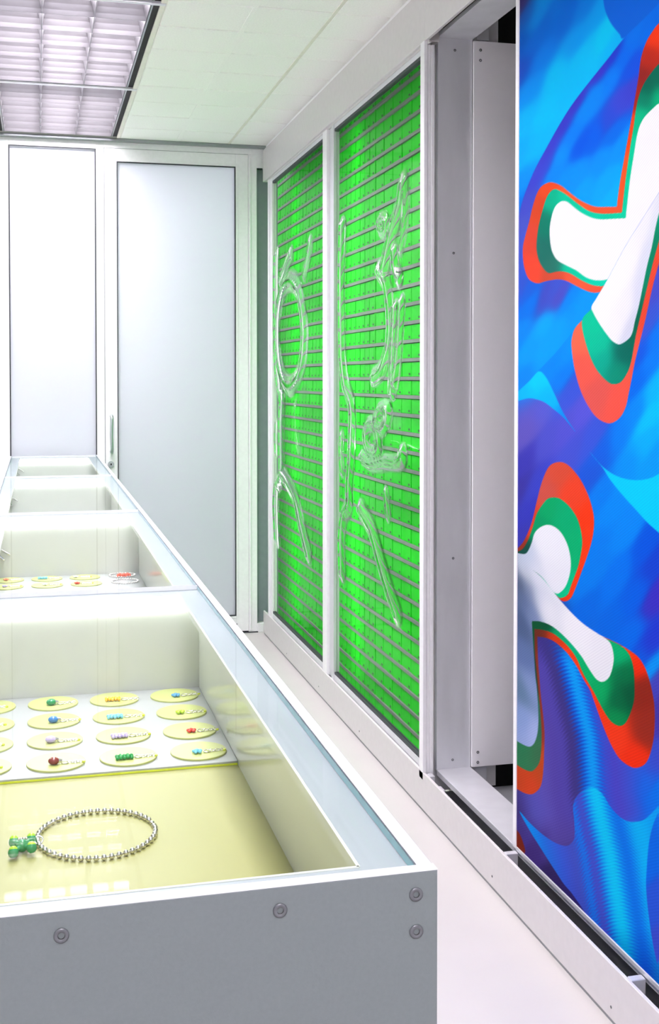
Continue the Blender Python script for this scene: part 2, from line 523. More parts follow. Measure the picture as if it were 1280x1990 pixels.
for u, v in ((557, 1270), (619, 1334), (698, 1421), (956, 1703), (1187, 1957), (640, 1400)):
    y, z = trace(u, v, XW)
    if 0.02 < z < 0.12:
        screw(base, (XW - 0.0002, y, z), -math.pi / 2, 0.62)

# ------------------------------------------------------------------ sliding windows with formed figures
GX = 1.222
def ridges(lines, X):
    return [(np.array([trace(u, v, X) for u, v in crom(p, 5, c)]), w, a) for p, w, a, c in lines]

def pane_mesh(name, y0, y1, z0, z1, lines, lobes, parent):
    ny, nz = 250, 360
    Y, Z = np.meshgrid(np.linspace(y0, y1, ny), np.linspace(z0, z1, nz), indexing='ij')
    h = np.zeros_like(Y)
    for pts, w, a in ridges(lines, GX):
        d2 = np.full(Y.shape, 1e9)
        lo, hi = pts.min(0) - 3.2 * w, pts.max(0) + 3.2 * w
        m = (Y > lo[0]) & (Y < hi[0]) & (Z > lo[1]) & (Z < hi[1])
        if not m.any():
            continue
        py, pz = Y[m], Z[m]
        best = np.full(py.shape, 1e9)
        for A, B in zip(pts[:-1], pts[1:]):
            ab = B - A
            t = np.clip(((py - A[0]) * ab[0] + (pz - A[1]) * ab[1]) / (ab @ ab + 1e-12), 0, 1)
            best = np.minimum(best, (py - A[0] - t * ab[0]) ** 2 + (pz - A[1] - t * ab[1]) ** 2)
        d2[m] = best
        h = np.maximum(h, a * np.exp(-d2 / (w * w)))
    for (u, v, ry, rz, a) in lobes:
        cy_, cz_ = trace(u, v, GX)
        h = h + a * np.exp(-(((Y - cy_) / ry) ** 2 + ((Z - cz_) / rz) ** 2))
    edge = np.minimum(np.minimum(Y - y0, y1 - Y), np.minimum(Z - z0, z1 - Z))
    h = h * np.clip(edge / 0.03, 0, 1)
    n = ny * nz
    front = np.stack([GX - h, Y, Z], -1).reshape(-1, 3)
    back = np.stack([GX + 0.004 - h * 0.80, Y, Z], -1).reshape(-1, 3)
    idx = np.arange(n).reshape(ny, nz)
    a_, b_, c_, d_ = idx[:-1, :-1].ravel(), idx[1:, :-1].ravel(), idx[1:, 1:].ravel(), idx[:-1, 1:].ravel()
    f = np.stack([a_, d_, c_, b_], -1)
    g = np.stack([a_, b_, c_, d_], -1) + n
    bd = np.concatenate([idx[:-1, 0], idx[-1, :-1], idx[::-1][:-1, -1], idx[0, ::-1][:-1]])
    nb = np.roll(bd, -1)
    s = np.stack([bd, nb, nb + n, bd + n], -1)
    faces = np.concatenate([f, g, s])
    me = bpy.data.meshes.new(name)
    me.vertices.add(2 * n)
    me.vertices.foreach_set('co', np.concatenate([front, back]).astype(np.float32).ravel())
    me.loops.add(faces.size)
    me.loops.foreach_set('vertex_index', faces.astype(np.int32).ravel())
    me.polygons.add(len(faces))
    me.polygons.foreach_set('loop_start', np.arange(0, faces.size, 4, dtype=np.int32))
    me.polygons.foreach_set('loop_total', np.full(len(faces), 4, np.int32))
    me.update(calc_edges=True)
    sm = np.ones(len(faces), bool); sm[-len(s):] = False
    me.polygons.foreach_set('use_smooth', sm)
    me.materials.append(M['formed'])
    gy, gz = np.gradient(h, (y1 - y0) / (ny - 1), (z1 - z0) / (nz - 1))
    slope = np.hypot(gy, gz)
    rel = np.clip((slope - 0.10) / 0.25, 0, 1).ravel()
    at = me.attributes.new('relief', 'FLOAT', 'POINT')
    at.data.foreach_set('value', np.concatenate([rel, rel]).astype(np.float32))
    return link(bpy.data.objects.new(name, me), parent)

def ell(cx, cy, rx, ry, n=12):
    return [(cx + rx * math.cos(2 * math.pi * k / n), cy + ry * math.sin(2 * math.pi * k / n)) for k in range(n)] + [(cx + rx, cy)]

LEFT = [
    (ell(566, 648, 27, 102), 0.0405, 0.0220, False),
    ([(539, 500), (538, 560), (538, 660), (540, 715), (545, 758), (549.7, 776), (548, 812), (548, 866), (548, 921), (543, 936), (538.9, 946), (537, 984), (539.8, 1046)], 0.0351, 0.0220, False),
    ([(549, 921), (559.7, 937), (576, 971.5), (586.8, 1022), (600.4, 1078)], 0.0324, 0.0210, False),
    ([(566, 494), (557, 515), (546, 545)], 0.0297, 0.0180, False),
    ([(603, 474), (598, 508), (594, 530)], 0.0324, 0.0150, False),
    ([(537, 827), (536, 850), (537, 877)], 0.0270, 0.0120, False),
    ([(578, 800), (580, 830), (584, 860)], 0.0405, 0.0080, False),
]
LEFT_L = [(567, 648, 0.16, 0.13, 0.010), (590, 790, 0.20, 0.10, 0.016), (585, 860, 0.20, 0.12, 0.012), (600, 560, 0.15, 0.10, 0.010)]
RIGHT = [
    ([(666, 440), (665, 501), (665, 601), (666, 682), (667, 702), (673, 751), (686, 792), (685, 854), (682, 931), (681, 977), (669, 1002), (664, 1046), (665.6, 1113)], 0.0297, 0.0200, False),
    ([(704, 990), (710, 1003), (724.6, 1033), (740, 1089), (755, 1141), (773, 1195)], 0.0297, 0.0200, False),
    ([(738, 525), (752, 553), (759.6, 611), (758.6, 661), (750, 698), (741, 722), (730, 734)], 0.0270, 0.0180, False),
    ([(784, 360), (778.7, 396), (766, 440), (758, 470), (751.6, 501), (748, 520)], 0.0351, 0.0200, False),
    ([(786, 372), (788, 400), (783, 450), (778, 480)], 0.0270, 0.0120, False),
    (ell(744.5, 437, 7, 12), 0.0189, 0.0160, False),
    ([(767, 490), (769, 520), (777, 543)], 0.0243, 0.0180, False),
    ([(771, 600), (769, 640), (766, 700), (764, 762)], 0.0216, 0.0200, False),
    ([(783, 590), (781, 640), (775, 700), (768, 745)], 0.0216, 0.0180, False),
    (ell(750, 813, 10, 20), 0.0189, 0.0180, False),
    (ell(729, 852, 15, 30), 0.0203, 0.0180, False),
    ([(704, 888), (722, 901), (740, 900), (755, 896), (776, 897), (785, 891), (787, 878)], 0.0189, 0.0200, False),
    ([(664, 850), (663, 880), (665, 914)], 0.0243, 0.0120, False),
    ([(750, 958), (752, 985), (754, 1002)], 0.0189, 0.0120, False),
    ([(757, 1140), (764, 1165), (773, 1196)], 0.0216, 0.0160, False),
]
RIGHT_L = [(712, 620, 0.22, 0.16, 0.012), (690, 540, 0.16, 0.10, 0.010), (760, 850, 0.20, 0.09, 0.020), (720, 780, 0.20, 0.10, 0.014), (790, 640, 0.12, 0.16, 0.008), (695, 960, 0.16, 0.10, 0.008)]

def stile(name, rects, parent, m='frame'):
    return boxes(name, rects, M[m], parent, 0.0012)

zt, zb = 2.470, 0.125
w2 = tag(empty('window_2', (GX, 5.45, 0)), 'far sliding window of clear plastic with a moulded stick figure', kind='structure')
stile('stile', [(XW + 0.004, XW + 0.034, 6.085, 6.122, zb, zt), (XW + 0.010, XW + 0.034, 6.030, 6.083, zb, zt)], w2)
stile('stile', [(XW + 0.003, XW + 0.034, 4.812, 4.884, zb, zt)], w2)
stile('bottom_bar', [(XW + 0.011, XW + 0.034, 4.884, 6.03, zb, 0.153)], w2, 'alu_light')
stile('top_bar', [(XW + 0.011, XW + 0.034, 4.884, 6.03, 2.452, zt)], w2, 'alu_light')
boxes('gasket', [(XW + 0.0125, XW + 0.030, 4.884, 6.03, 0.153, 0.163), (XW + 0.0125, XW + 0.030, 4.884, 6.03, 2.440, 2.452)], M['gasket'], w2)  # upper dark strip paints the shade line below the top bar
pane_mesh('pane', 4.884, 6.030, 0.163, 2.440, LEFT, LEFT_L, w2)
w3 = tag(empty('window_3', (GX, 4.13, 0)), 'near sliding window of clear plastic with a moulded figure and loops', kind='structure')
stile('stile', [(XW + 0.016, XW + 0.034, 4.752, 4.810, zb, zt), (XW + 0.008, XW + 0.034, 4.712, 4.750, zb, zt)], w3, 'alu_light')
stile('stile', [(XW + 0.000, XW + 0.012, 3.520, 3.558, zb - 0.02, zt + 0.012), (XW + 0.0125, XW + 0.024, 3.522, 3.558, zb - 0.02, zt), (XW + 0.0245, XW + 0.036, 3.520, 3.558, zb - 0.02, zt)], w3)
stile('bottom_bar', [(XW + 0.011, XW + 0.034, 3.558, 4.712, zb, 0.153)], w3, 'alu_light')
stile('top_bar', [(XW + 0.011, XW + 0.034, 3.558, 4.712, 2.452, zt)], w3, 'alu_light')
boxes('gasket', [(XW + 0.0125, XW + 0.030, 3.558, 4.712, 0.153, 0.163), (XW + 0.0125, XW + 0.030, 3.558, 4.712, 2.440, 2.452)], M['gasket'], w3)  # upper dark strip paints in the shade at the window head
pane_mesh('pane', 3.558, 4.712, 0.163, 2.440, RIGHT, RIGHT_L, w3)

# ------------------------------------------------------------------ cabinet with shelf rows and green cartons
SX = 1.352                       # front of the shelves
PITCH_Z, Z_RAIL0 = 0.0694, 0.0104
ROWS = 37
YS0, YS1 = 3.60, 6.90
su = tag(empty('shelf_unit', (SX, 5.2, 0)), 'steel shelf unit filled with rows of green boxes behind the windows', 'shelf unit')
box('back_panel', SX + 0.10, SX + 0.115, YS0, YS1, 0.02, 2.66, M['shelf'], su)
sh_me = None
for k in range(ROWS + 1):
    z = Z_RAIL0 + k * PITCH_Z
    if sh_me is None:
        bm = bmesh.new()
        bm_box(bm, 0, 0.012, YS0, YS1, 0, 0.0130, 0.0008)
        bm_box(bm, 0.012, 0.098, YS0, YS1, 0.0105, 0.0130)
        sh_me = bpy.data.meshes.new('shelf'); bm.to_mesh(sh_me); bm.free(); sh_me.materials.append(M['shelf'])
    o = bpy.data.objects.new('shelf', sh_me)
    o.location = (SX - 0.004, 0, z)
    link(o, su)
box('upright', SX + 0.0, SX + 0.098, 4.578, 4.590, 0.0, 2.60, M['green'], su)
tag(boxes('cabinet_side', [(SX - 0.10, SX + 0.12, YS1 + 0.01, YS1 + 0.03, 0, 2.66), (1.236, SX + 0.12, 3.565, 3.58, 0.05, 2.66), (1.24, SX + 0.12, 3.58, YS1, 2.625, 2.64)], M['wall'], su))
# hidden fill bars added behind the window posts to brighten the cartons
for y0, y1 in ((3.585, 3.615), (4.842, 4.872), (6.09, 6.115)):
    box('fill_bar', 1.2375, 1.2475, y0, y1, 0.10, 2.55, M['cab_fill'], su)
    box('fill_bar_mount', 1.2360, 1.2375, y0 - 0.004, y1 + 0.004, 0.10, 2.55, M['alu'], su)

def carton_mesh(w):
    """carton with a lid line and a small printed mark at the lower near corner"""
    h, d = PITCH_Z - 0.0160, 0.09
    bm = bmesh.new()
    bm_box(bm, 0, d, 0, w, 0, h, 0.0012)
    me = bpy.data.meshes.new('carton'); bm.to_mesh(me); bm.free(); me.materials.append(M['green'])
    bm = bmesh.new()
    x = -0.0004
    n = 4
    for k in range(n):                                   # row of tiny glyph blocks
        y0 = w * 0.10 + k * 0.0052
        bm_box(bm, x, x + 0.0004, y0, y0 + 0.0038, 0.006, 0.0145 if k % 2 else 0.0125)
    bm_box(bm, x, x + 0.0004, w * 0.50, w * 0.86, h - 0.0058, h - 0.0048)
    pm = bpy.data.meshes.new('printed_mark'); bm.to_mesh(pm); bm.free(); pm.materials.append(M['ink'])
    return me, pm
WIDE_W, NARROW_W = 0.1175, 0.0735
wide_me, narrow_me = carton_mesh(WIDE_W - 0.008), carton_mesh(NARROW_W - 0.006)
wide_y = [3.990 + WIDE_W * k for k in range(5)]
narrow_y = [4.592 + NARROW_W * k for k in range(31)]
def ordinal(n):
    one = ['', 'first', 'second', 'third', 'fourth', 'fifth', 'sixth', 'seventh', 'eighth', 'ninth', 'tenth', 'eleventh', 'twelfth', 'thirteenth', 'fourteenth', 'fifteenth', 'sixteenth', 'seventeenth', 'eighteenth', 'nineteenth']
    if n < 20: return one[n]
    if n in (20, 30): return {20: 'twentieth', 30: 'thirtieth'}[n]
    return {2: 'twenty', 3: 'thirty'}[n // 10] + '-' + one[n % 10]
ORD = ['first', 'second', 'third', 'fourth', 'fifth', 'sixth', 'seventh', 'eighth', 'ninth', 'tenth']
def carton(me, y, z, label, group):
    o = bpy.data.objects.new('carton', me[0])
    o.location = (SX + random.uniform(-0.0005, 0.002), y + random.uniform(-0.0008, 0.0008), z + 0.0132)
    COL.objects.link(o)
    tag(o, label, 'box', group)
    p = bpy.data.objects.new('printed_mark', me[1])
    COL.objects.link(p); p.parent = o; p['kind'] = 'stuff'
for c, y in enumerate(wide_y):
    for r in range(ROWS):
        carton(wide_me, y, Z_RAIL0 + r * PITCH_Z, f'wide green box on the {ordinal(r + 1)} shelf up, {ORD[c]} from the grey post', 'wide green boxes on the shelf rows')
for c, y in enumerate(narrow_y[:3]):
    for r in range(ROWS):
        carton(narrow_me, y, Z_RAIL0 + r * PITCH_Z, f'narrow green box on the {ordinal(r + 1)} shelf up, {ORD[c]} beyond the wide boxes', 'narrow green boxes next to the wide ones')
bm = bmesh.new(); bm2 = bmesh.new()
h = PITCH_Z - 0.0160
for c, y in [(-1, wide_y[0] - WIDE_W)] + list(enumerate(narrow_y[3:])):
    w = (WIDE_W - 0.008) if c == -1 else (NARROW_W - 0.006)
    for r in range(ROWS):
        z = Z_RAIL0 + r * PITCH_Z + 0.0132
        dx = random.uniform(-0.0005, 0.002)
        yy = y + random.uniform(-0.0008, 0.0008)
        bm_box(bm, SX + dx, SX + dx + 0.09, yy, yy + w, z, z + h)
        for k in range(3):
            y0 = yy + w * 0.10 + k * 0.0066
            bm_box(bm2, SX + dx - 0.0004, SX + dx, y0, y0 + 0.005, z + 0.006, z + 0.0135)
rest = bm_add('cartons', bm, M['green'])
tag(rest, 'remaining narrow green boxes filling the far shelf rows', 'boxes', kind='stuff')
tag(bm_add('printed_marks', bm2, M['ink'], rest), kind='stuff')

# ------------------------------------------------------------------ open alcove frame beside the window
al = tag(empty('trim_3', (1.30, 3.2, 0)), 'open aluminium box frame around the dark alcove', kind='structure')
box('side_plate', 1.252, 1.3695, 3.530, 3.548, 0.128, 2.512, M['alu'], al, 0.0008)
box('sill_plate', 1.252, 1.3695, 1.60, 3.530, 0.114, 0.132, M['alu_light'], al, 0.0008)
box('top_plate', 1.252, 1.3695, 1.60, 3.530, 2.497, 2.512, M['alu'], al, 0.0008)
bp = box('back_plate', 1.3695, 1.80, 3.518, 3.528, 0.134, 2.492, M['back_plate'], al, 0.0008)
for x, z in ((1.392, 2.463), (1.392, 2.430), (1.390, 0.182), (1.390, 0.149)):
    screw(bp, (x, 3.5178, z), 0, 0.85)
for x, z in ((1.309, 2.460), (1.306, 1.809), (1.307, 0.820), (1.307, 0.160)):
    screw(al, (x, 3.5298, z), 0, 0.75)
boxes('corner_bracket', [(1.386, 1.428, 3.534, 3.54, 2.50, 2.56), (1.386, 1.428, 3.534, 3.54, 0.05, 0.13)], M['alu'], al)
boxes('rail_stop', [(XW + 0.012, XW + 0.03, 3.485, 3.515, 0.05, 0.128), (XW + 0.020, XW + 0.045, 3.43, 3.47, 0.085, 0.10)], M['alu_light'], al, 0.002)
tag(boxes('wall_alcove', [(2.0, 2.05, 1.4, 3.62, 0, 2.8), (1.40, 2.0, 3.60, 3.62, 0, 2.8), (1.41, 2.0, 1.4, 1.42, 0, 2.8), (1.30, 2.0, 1.42, 3.6, 2.70, 2.72), (1.62, 2.0, 1.42, 3.6, 0.001, 0.012)], M['black']), 'black inside of the alcove behind the sliding panel', kind='structure')
boxes('slot_lining', [(XW + 0.0125, 1.40, 1.60, 3.512, 2.60, 2.61), (1.262, 1.36, 1.60, 3.512, 2.5125, 2.60)], M['black'], al)

# ------------------------------------------------------------------ printed sliding panel
PX = 1.250
PY0, PY1, PZ0, PZ1 = 1.62, 2.8785, 0.1315, 2.512
pp = tag(empty('printed_panel', (PX, 2.25, PZ0)), 'tall sliding panel printed with blue drapery and white, green and orange splashes', 'panel')
box('panel_core', PX + 0.003, PX + 0.020, PY0, PY1, PZ0 + 0.002, PZ1, M['alu_light'], pp)
box('edge_profile', PX - 0.003, PX + 0.021, PY1, PY1 + 0.020, PZ0, PZ1, M['frame'], pp, 0.0012)
box('bottom_profile', PX - 0.003, PX + 0.021, PY0, PY1, PZ0 - 0.004, PZ0 + 0.007, M['alu_light'], pp, 0.001)
box('top_profile', PX - 0.003, PX + 0.021, PY0, PY1, PZ1 - 0.006, PZ1, M['alu_light'], pp, 0.001)
for y in (2.868, 2.196):
    box('guide_clip', XW + 0.011, PX - 0.004, y - 0.010, y + 0.010, 0.06, 0.128, M['alu_light'], pp, 0.0015)

# design drawn on the panel's own plane; curve points were measured on the photograph
def SP(pts, n=5):
    return crom(pts, n, True)

def poly_alpha(U, V, poly, soft=1.4):
    lo, hi = poly.min(0) - 4 - soft, poly.max(0) + 4 + soft
    out = np.zeros(U.shape)
    m = (U > lo[0]) & (U < hi[0]) & (V > lo[1]) & (V < hi[1])
    if not m.any():
        return out
    px, py = U[m], V[m]
    best = np.full(px.shape, 1e9)
    ins = np.zeros(px.shape, bool)
    P, Q = poly, np.roll(poly, -1, 0)
    for (ax, ay), (bx, by) in zip(P, Q):
        dx, dy = bx - ax, by - ay
        L = dx * dx + dy * dy
        if L < 1e-9:
            continue
        t = np.clip(((px - ax) * dx + (py - ay) * dy) / L, 0, 1)
        best = np.minimum(best, (px - ax - t * dx) ** 2 + (py - ay - t * dy) ** 2)
        if dy != 0:
            c = (ay > py) != (by > py)
            ins ^= c & (px < ax + (py - ay) * dx / dy)
    sd = np.sqrt(best) * np.where(ins, -1, 1)
    out[m] = np.clip(0.5 - sd / soft, 0, 1)
    return out

def field(U, V, S_, sig=24.0, p=3.0, ang=None, ratio=0.42):
    S_ = np.array(S_, float)
    num = np.zeros(U.shape + (3,))
    den = np.zeros(U.shape)
    for u, v, r, g, b in S_:
        du, dv = U - u, 0.8 * (V - v)
        if ang is not None:                       # folds run along this direction
            c, s_ = math.cos(ang), math.sin(ang)
            du, dv = ratio * (du * c + dv * s_), -du * s_ + dv * c
        w = 1.0 / (du ** 2 + dv ** 2 + sig * sig) ** p
        num += w[..., None] * np.array([r, g, b])
        den += w
    return num / den[..., None]

R1 = [(1010,10,60,50,110),(1025,30,30,90,190),(1050,5,0,150,240),(1040,35,0,145,240),(1080,20,0,120,230),(1100,10,0,110,225),(1140,5,0,130,235),(1060,50,0,108,222),(1095,35,0,110,225),(1010,80,0,90,200),(1015,130,30,80,200),(1035,90,0,110,225),(1050,110,0,130,240),(1120,80,0,160,250),(1130,110,0,200,255),(1180,60,0,212,255),(1200,80,0,190,255),(1165,20,0,165,250),(1080,150,0,200,255),(1100,180,0,197,255),(1030,180,0,150,250),(1020,230,0,190,255),(1060,220,0,202,255),(1040,280,0,192,255),(1010,300,0,180,255),(1010,360,0,150,250),(1010,400,0,120,235)]
R2 = [(1165,138,60,55,205),(1190,108,40,60,210),(1120,198,60,55,200),(1092,245,58,60,205),(1065,295,62,65,210),(1060,320,62,72,212),(1040,345,64,72,212),(1030,390,70,80,205),(1018,440,75,90,205),(1010,470,70,90,208),(1008,520,60,90,212),
      (1230,70,0,120,245),(1255,55,0,115,242),(1210,110,0,112,245),(1185,150,0,130,250),(1155,185,0,140,250),(1135,215,0,142,250),(1112,262,0,132,250),(1086,305,0,152,255),(1074,340,0,142,250),(1230,130,20,85,230),(1222,180,62,70,210),(1205,200,62,75,215),(1185,230,42,80,220),(1152,270,0,100,240),(1130,280,0,92,236),(1190,262,0,112,240),(1202,292,0,152,255),(1170,310,0,150,255),(1180,350,0,172,255),(1120,340,0,152,255),(1190,390,0,182,255),(1130,380,0,166,255),(1100,350,0,150,250),
      (1010,560,50,90,212),(1030,560,30,100,225),(1060,572,70,80,200),(1085,580,80,80,200),(1075,560,62,90,210),(1030,592,0,120,240),(1105,585,0,140,250),(1110,600,0,150,252),(1060,630,0,172,255),(1090,630,0,165,255),(1030,680,0,160,250),(1060,670,0,165,252),(1010,740,0,140,245),(1008,650,0,140,245),(1130,590,0,158,252),(1290,40,0,110,235)]
R3 = [(1100,690,0,150,255),(1075,715,0,140,250),(1090,730,0,130,245),(1110,760,60,90,220),(1130,800,90,90,222),(1100,830,85,86,212),(1060,860,80,85,206),(1050,800,90,95,215),(1030,830,100,90,192),(1020,900,62,60,182),(1010,950,60,55,162),(1025,1000,55,60,190),(1015,1040,60,60,180),(1040,940,60,70,200),(1265,560,70,80,205),(1252,640,60,90,215),(1243,690,20,90,230),(1236,740,0,110,240),(1262,700,0,130,250),(1272,660,0,125,245),(1270,760,0,190,255),(1262,810,0,202,255),(1235,800,0,140,250),(1200,850,0,130,245),(1150,850,60,90,220),(1170,882,20,100,230),(1250,860,0,182,255),(1222,900,0,150,250),(1272,900,0,160,250),(1150,920,30,90,220),(1110,880,70,85,212),
      (1257,1055,0,90,230),(1270,1097,20,70,215),(1276,1157,60,50,200),(1233,1157,0,100,235),(1197,1121,0,120,245),(1221,1025,0,140,250),(1185,1000,0,142,250),(1165,960,0,130,245),(1161,1049,0,130,245),(1149,1121,0,130,245),(1137,1181,0,110,235),(1185,1218,0,108,235),(1257,1258,40,50,210),(1276,1250,35,60,215),(1221,1242,0,110,240),(1269,1290,0,160,255),(1276,1326,70,70,190),(1246,1275,0,110,235),
      (1060,1250,60,52,140),(1076,1266,60,55,140),(1095,1295,20,90,220),(1112,1300,0,132,240),(1060,1330,82,62,172),(1085,1340,60,56,140),(1064,1364,85,70,180),(1088,1364,70,60,132),(1105,1388,50,90,220),(1120,1340,0,140,245),(1129,1376,0,172,255),(1144,1436,0,172,255),(1161,1412,50,90,220),(1173,1448,80,70,202),(1149,1484,0,162,250),(1120,1484,80,70,162),(1110,1430,70,70,190),(1096,1484,70,70,192),(1076,1430,85,72,172),(1076,1484,85,70,166),(1076,1557,90,70,160),(1040,1557,95,85,186),(1011,1557,90,90,192),(1096,1605,85,70,160),(1197,1509,70,80,210),(1221,1545,62,90,216),(1257,1521,30,110,240),(1276,1484,60,80,210),(1274,1545,0,120,245),(1276,1388,70,60,172),
      (1275,1660,0,110,240),(1270,1750,40,90,225),(1276,1850,60,80,210),(1030,1660,70,50,130),(1020,1620,75,60,150),(1060,1720,55,40,102),(1100,1770,50,40,110),(1140,1800,66,56,150),(1120,1550,85,68,165),(1170,1500,60,90,215)]
F1 = [(1300,-20),(1280,6),(1245,42),(1213,73),(1180,115),(1140,165),(1110,205),(1085,245),(1060,290),(1040,327),(1025,362),(1012,400),(1004,440),(990,470)]
F2 = [(1300,340),(1280,374),(1245,430),(1214,480),(1180,543),(1149,596),(1132,617),(1117,638),(1084,680),(1052,714),(1028,738),(1006,760),(990,775)]
BLOB = [(1172,-30),(1172,0),(1176,22),(1187,46),(1203,66),(1212,74),(1250,40),(1300,-10),(1300,-30)]
W1O = [(1300,30),(1280,45),(1268,60),(1256,80),(1247,105),(1243,125),(1240,150),(1230,210),(1222,255),(1212,310),(1204,355),(1199,392),(1198,401),(1190,402),(1180,402),(1160,402),(1145,398),(1125,388),(1105,373),(1090,361),(1075,355),(1065,355),(1052,362),(1043,376),(1035,400),(1028,430),(1020,460),(1015.7,480),(1016,504),(1020,526),(1028,543),(1044,550.6),(1062,546),(1083.7,543),(1100.6,546),(1120,556),(1136.8,564),(1149,568),(1164.5,568),(1200,560),(1260,500),(1320,420),(1320,100)]
W1G = [(1300,110),(1280,124),(1264.6,142),(1250,164),(1240.5,188),(1234.5,217),(1231,243.6),(1223.6,289),(1215,349.7),(1209,402),(1207.5,412.5),(1198,414),(1185,415),(1165.7,415),(1144,410),(1122,395.6),(1100.6,378.7),(1083.7,369),(1076.5,368),(1069,372.7),(1060.8,386),(1052,415),(1045,446),(1042,480),(1046,504),(1054.8,521),(1065.6,530.7),(1081,527.8),(1095.8,528),(1110,533),(1129.5,545),(1148.8,553.6),(1163,556),(1173,555),(1220,540),(1280,480),(1320,400),(1320,150)]
W1W = [(1300,192),(1280,201),(1269,210),(1252.6,226.7),(1243,243.6),(1237,265),(1231,301.5),(1223.6,349.7),(1216.5,412),(1215,423),(1206,424.5),(1185,425.7),(1165.7,426.4),(1149,423),(1129.5,413.7),(1115,402.8),(1103,393),(1094.6,390.7),(1086,393.6),(1077.7,402.8),(1071.7,419.7),(1067.6,446),(1069.7,477.6),(1075,494.5),(1083.7,506.5),(1100.6,516),(1120,525.8),(1136.8,538),(1153.7,544),(1168,544.6),(1179,543),(1220,530),(1280,470),(1320,380),(1320,220)]
W2W = [(1300,340),(1280,374),(1245,430),(1214,480),(1180,543),(1160,577),(1149,596),(1152.5,608),(1163,627),(1178,649),(1190,663),(1204,669),(1221,658.5),(1228.4,646),(1233,625),(1240.5,596),(1248,559.6),(1257,516),(1266,480),(1275.5,432),(1290,380),(1310,340)]
FE = [(1313,342),(1282,376),(1247,432),(1216,482),(1182,545),(1162,579)]
W2G = FE + [(1150,599),(1134,615),(1130,629.5),(1134,653.7),(1144,687),(1156,714),(1170.5,733),(1185,745),(1194.7,746.5),(1206.7,741.7),(1218.8,723.6),(1226,702),(1233,663),(1235.7,649),(1243,617.5),(1252.6,576.5),(1267,516),(1276.7,480),(1290,430),(1310,380)]
W2O = FE + [(1148,601),(1134,618.5),(1117.5,637),(1111.5,653.7),(1110,673),(1115,711.6),(1124.7,750),(1136.8,779),(1153.7,805.6),(1168,817.7),(1182.6,822.5),(1194.7,819),(1206.7,808),(1216,788.7),(1221,764.6),(1226,740.5),(1233,704),(1240.5,673),(1252.6,624.7),(1267,559.6),(1280,511),(1300,440),(1310,400)]
C1 = [(1000,768),(1008,759),(1028,740.5),(1042.7,724),(1048.7,722),(1054.8,726),(1064,739),(1076.5,764.6),(1091,796),(1105,820),(1117.5,839),(1095.8,813),(1076.5,796),(1057,781.5),(1040,775.5),(1025.8,774),(1008,778.6),(1000,782)]
C2 = [(1146,879),(1168,904.5),(1190,921),(1216,931),(1243,933),(1264.6,928.6),(1280,921),(1310,905),(1310,1062),(1280,1035.6),(1257,1015),(1233,988.5),(1209,962),(1185,932),(1170.5,909)]
W3O = [(1000,1068),(1006.5,1064.5),(1018.6,1049),(1032,1017.5),(1042.7,974),(1050,945),(1059.6,918.6),(1069,904),(1083.7,898),(1098,900.5),(1112.7,912.6),(1129.5,935.5),(1144,966.8),(1152.5,998),(1153.7,1022),(1150,1049),(1141.6,1077.8),(1129.5,1111.5),(1115,1150),(1107.8,1163.4),(1098,1168.7),(1088.5,1165.8),(1076,1152),(1040,1112),(1000,1090)]
W3G = [(1000,1073),(1006,1071.7),(1016,1065.7),(1025.8,1049),(1035.5,1022),(1042.7,998),(1054.8,979),(1064.4,969),(1076.5,966.8),(1088.5,969.7),(1105.4,983.7),(1120,1005),(1128,1029.5),(1131,1053.7),(1128,1077.8),(1122,1104),(1110,1135.7),(1103,1155),(1091,1161.7),(1081,1157),(1040,1115),(1000,1090)]
W3W = [(1000,1074),(1006,1075),(1018.6,1076.6),(1025.8,1070.5),(1033,1053.7),(1038,1036.8),(1047.5,1026),(1062,1020),(1076.5,1023.5),(1091,1036.8),(1103,1061),(1108.6,1089.8),(1106.6,1116),(1098,1140.5),(1086,1152.6),(1079,1152.6),(1072,1147),(1052,1121),(1028,1104),(1000,1090)]
TOP4 = [(996,1078),(1006,1082.6),(1028,1102),(1052,1122),(1071.7,1146),(1088.5,1167),(1112.7,1193.6),(1134,1213),(1158.5,1229.7)]
W4W = TOP4 + [(1177.8,1241.8),(1187.4,1253.9),(1192,1275.6),(1189.8,1297),(1182.6,1316.6),(1170.5,1325),(1158.5,1320),(1144,1299.7),(1129.5,1275.6),(1110,1251.4),(1088.5,1229.7),(1069,1215),(1050,1208),(1037,1207),(1033.5,1208),(1033.5,1217.7),(1036.7,1266),(1040,1314),(1043,1340),(1045.6,1388),(1044.6,1419.6),(1040,1439),(1034,1448.5),(1027,1451),(1016,1447),(1003,1439),(996,1430)]
LOW4 = [(u, v + 2.2) for u, v in TOP4]
W4G = LOW4 + [(1176,1241),(1187.4,1245.4),(1204,1254),(1216,1263.5),(1225,1278),(1231,1302),(1232.5,1340),(1231,1364),(1223.6,1388),(1214,1406),(1202,1410.7),(1187.4,1402.7),(1175,1385.8),(1163,1364),(1151.7,1342),(1134,1311.7),(1120,1280),(1105.4,1258.7),(1088.5,1241.8),(1071.7,1229.7),(1052,1223.7),(1041,1223),(1038,1225),(1039,1266),(1043,1314),(1046,1345),(1050,1388),(1052,1424),(1051,1460.6),(1047.5,1482),(1038,1495.6),(1029.4,1499),(1016,1494),(1002,1484.7),(996,1480)]
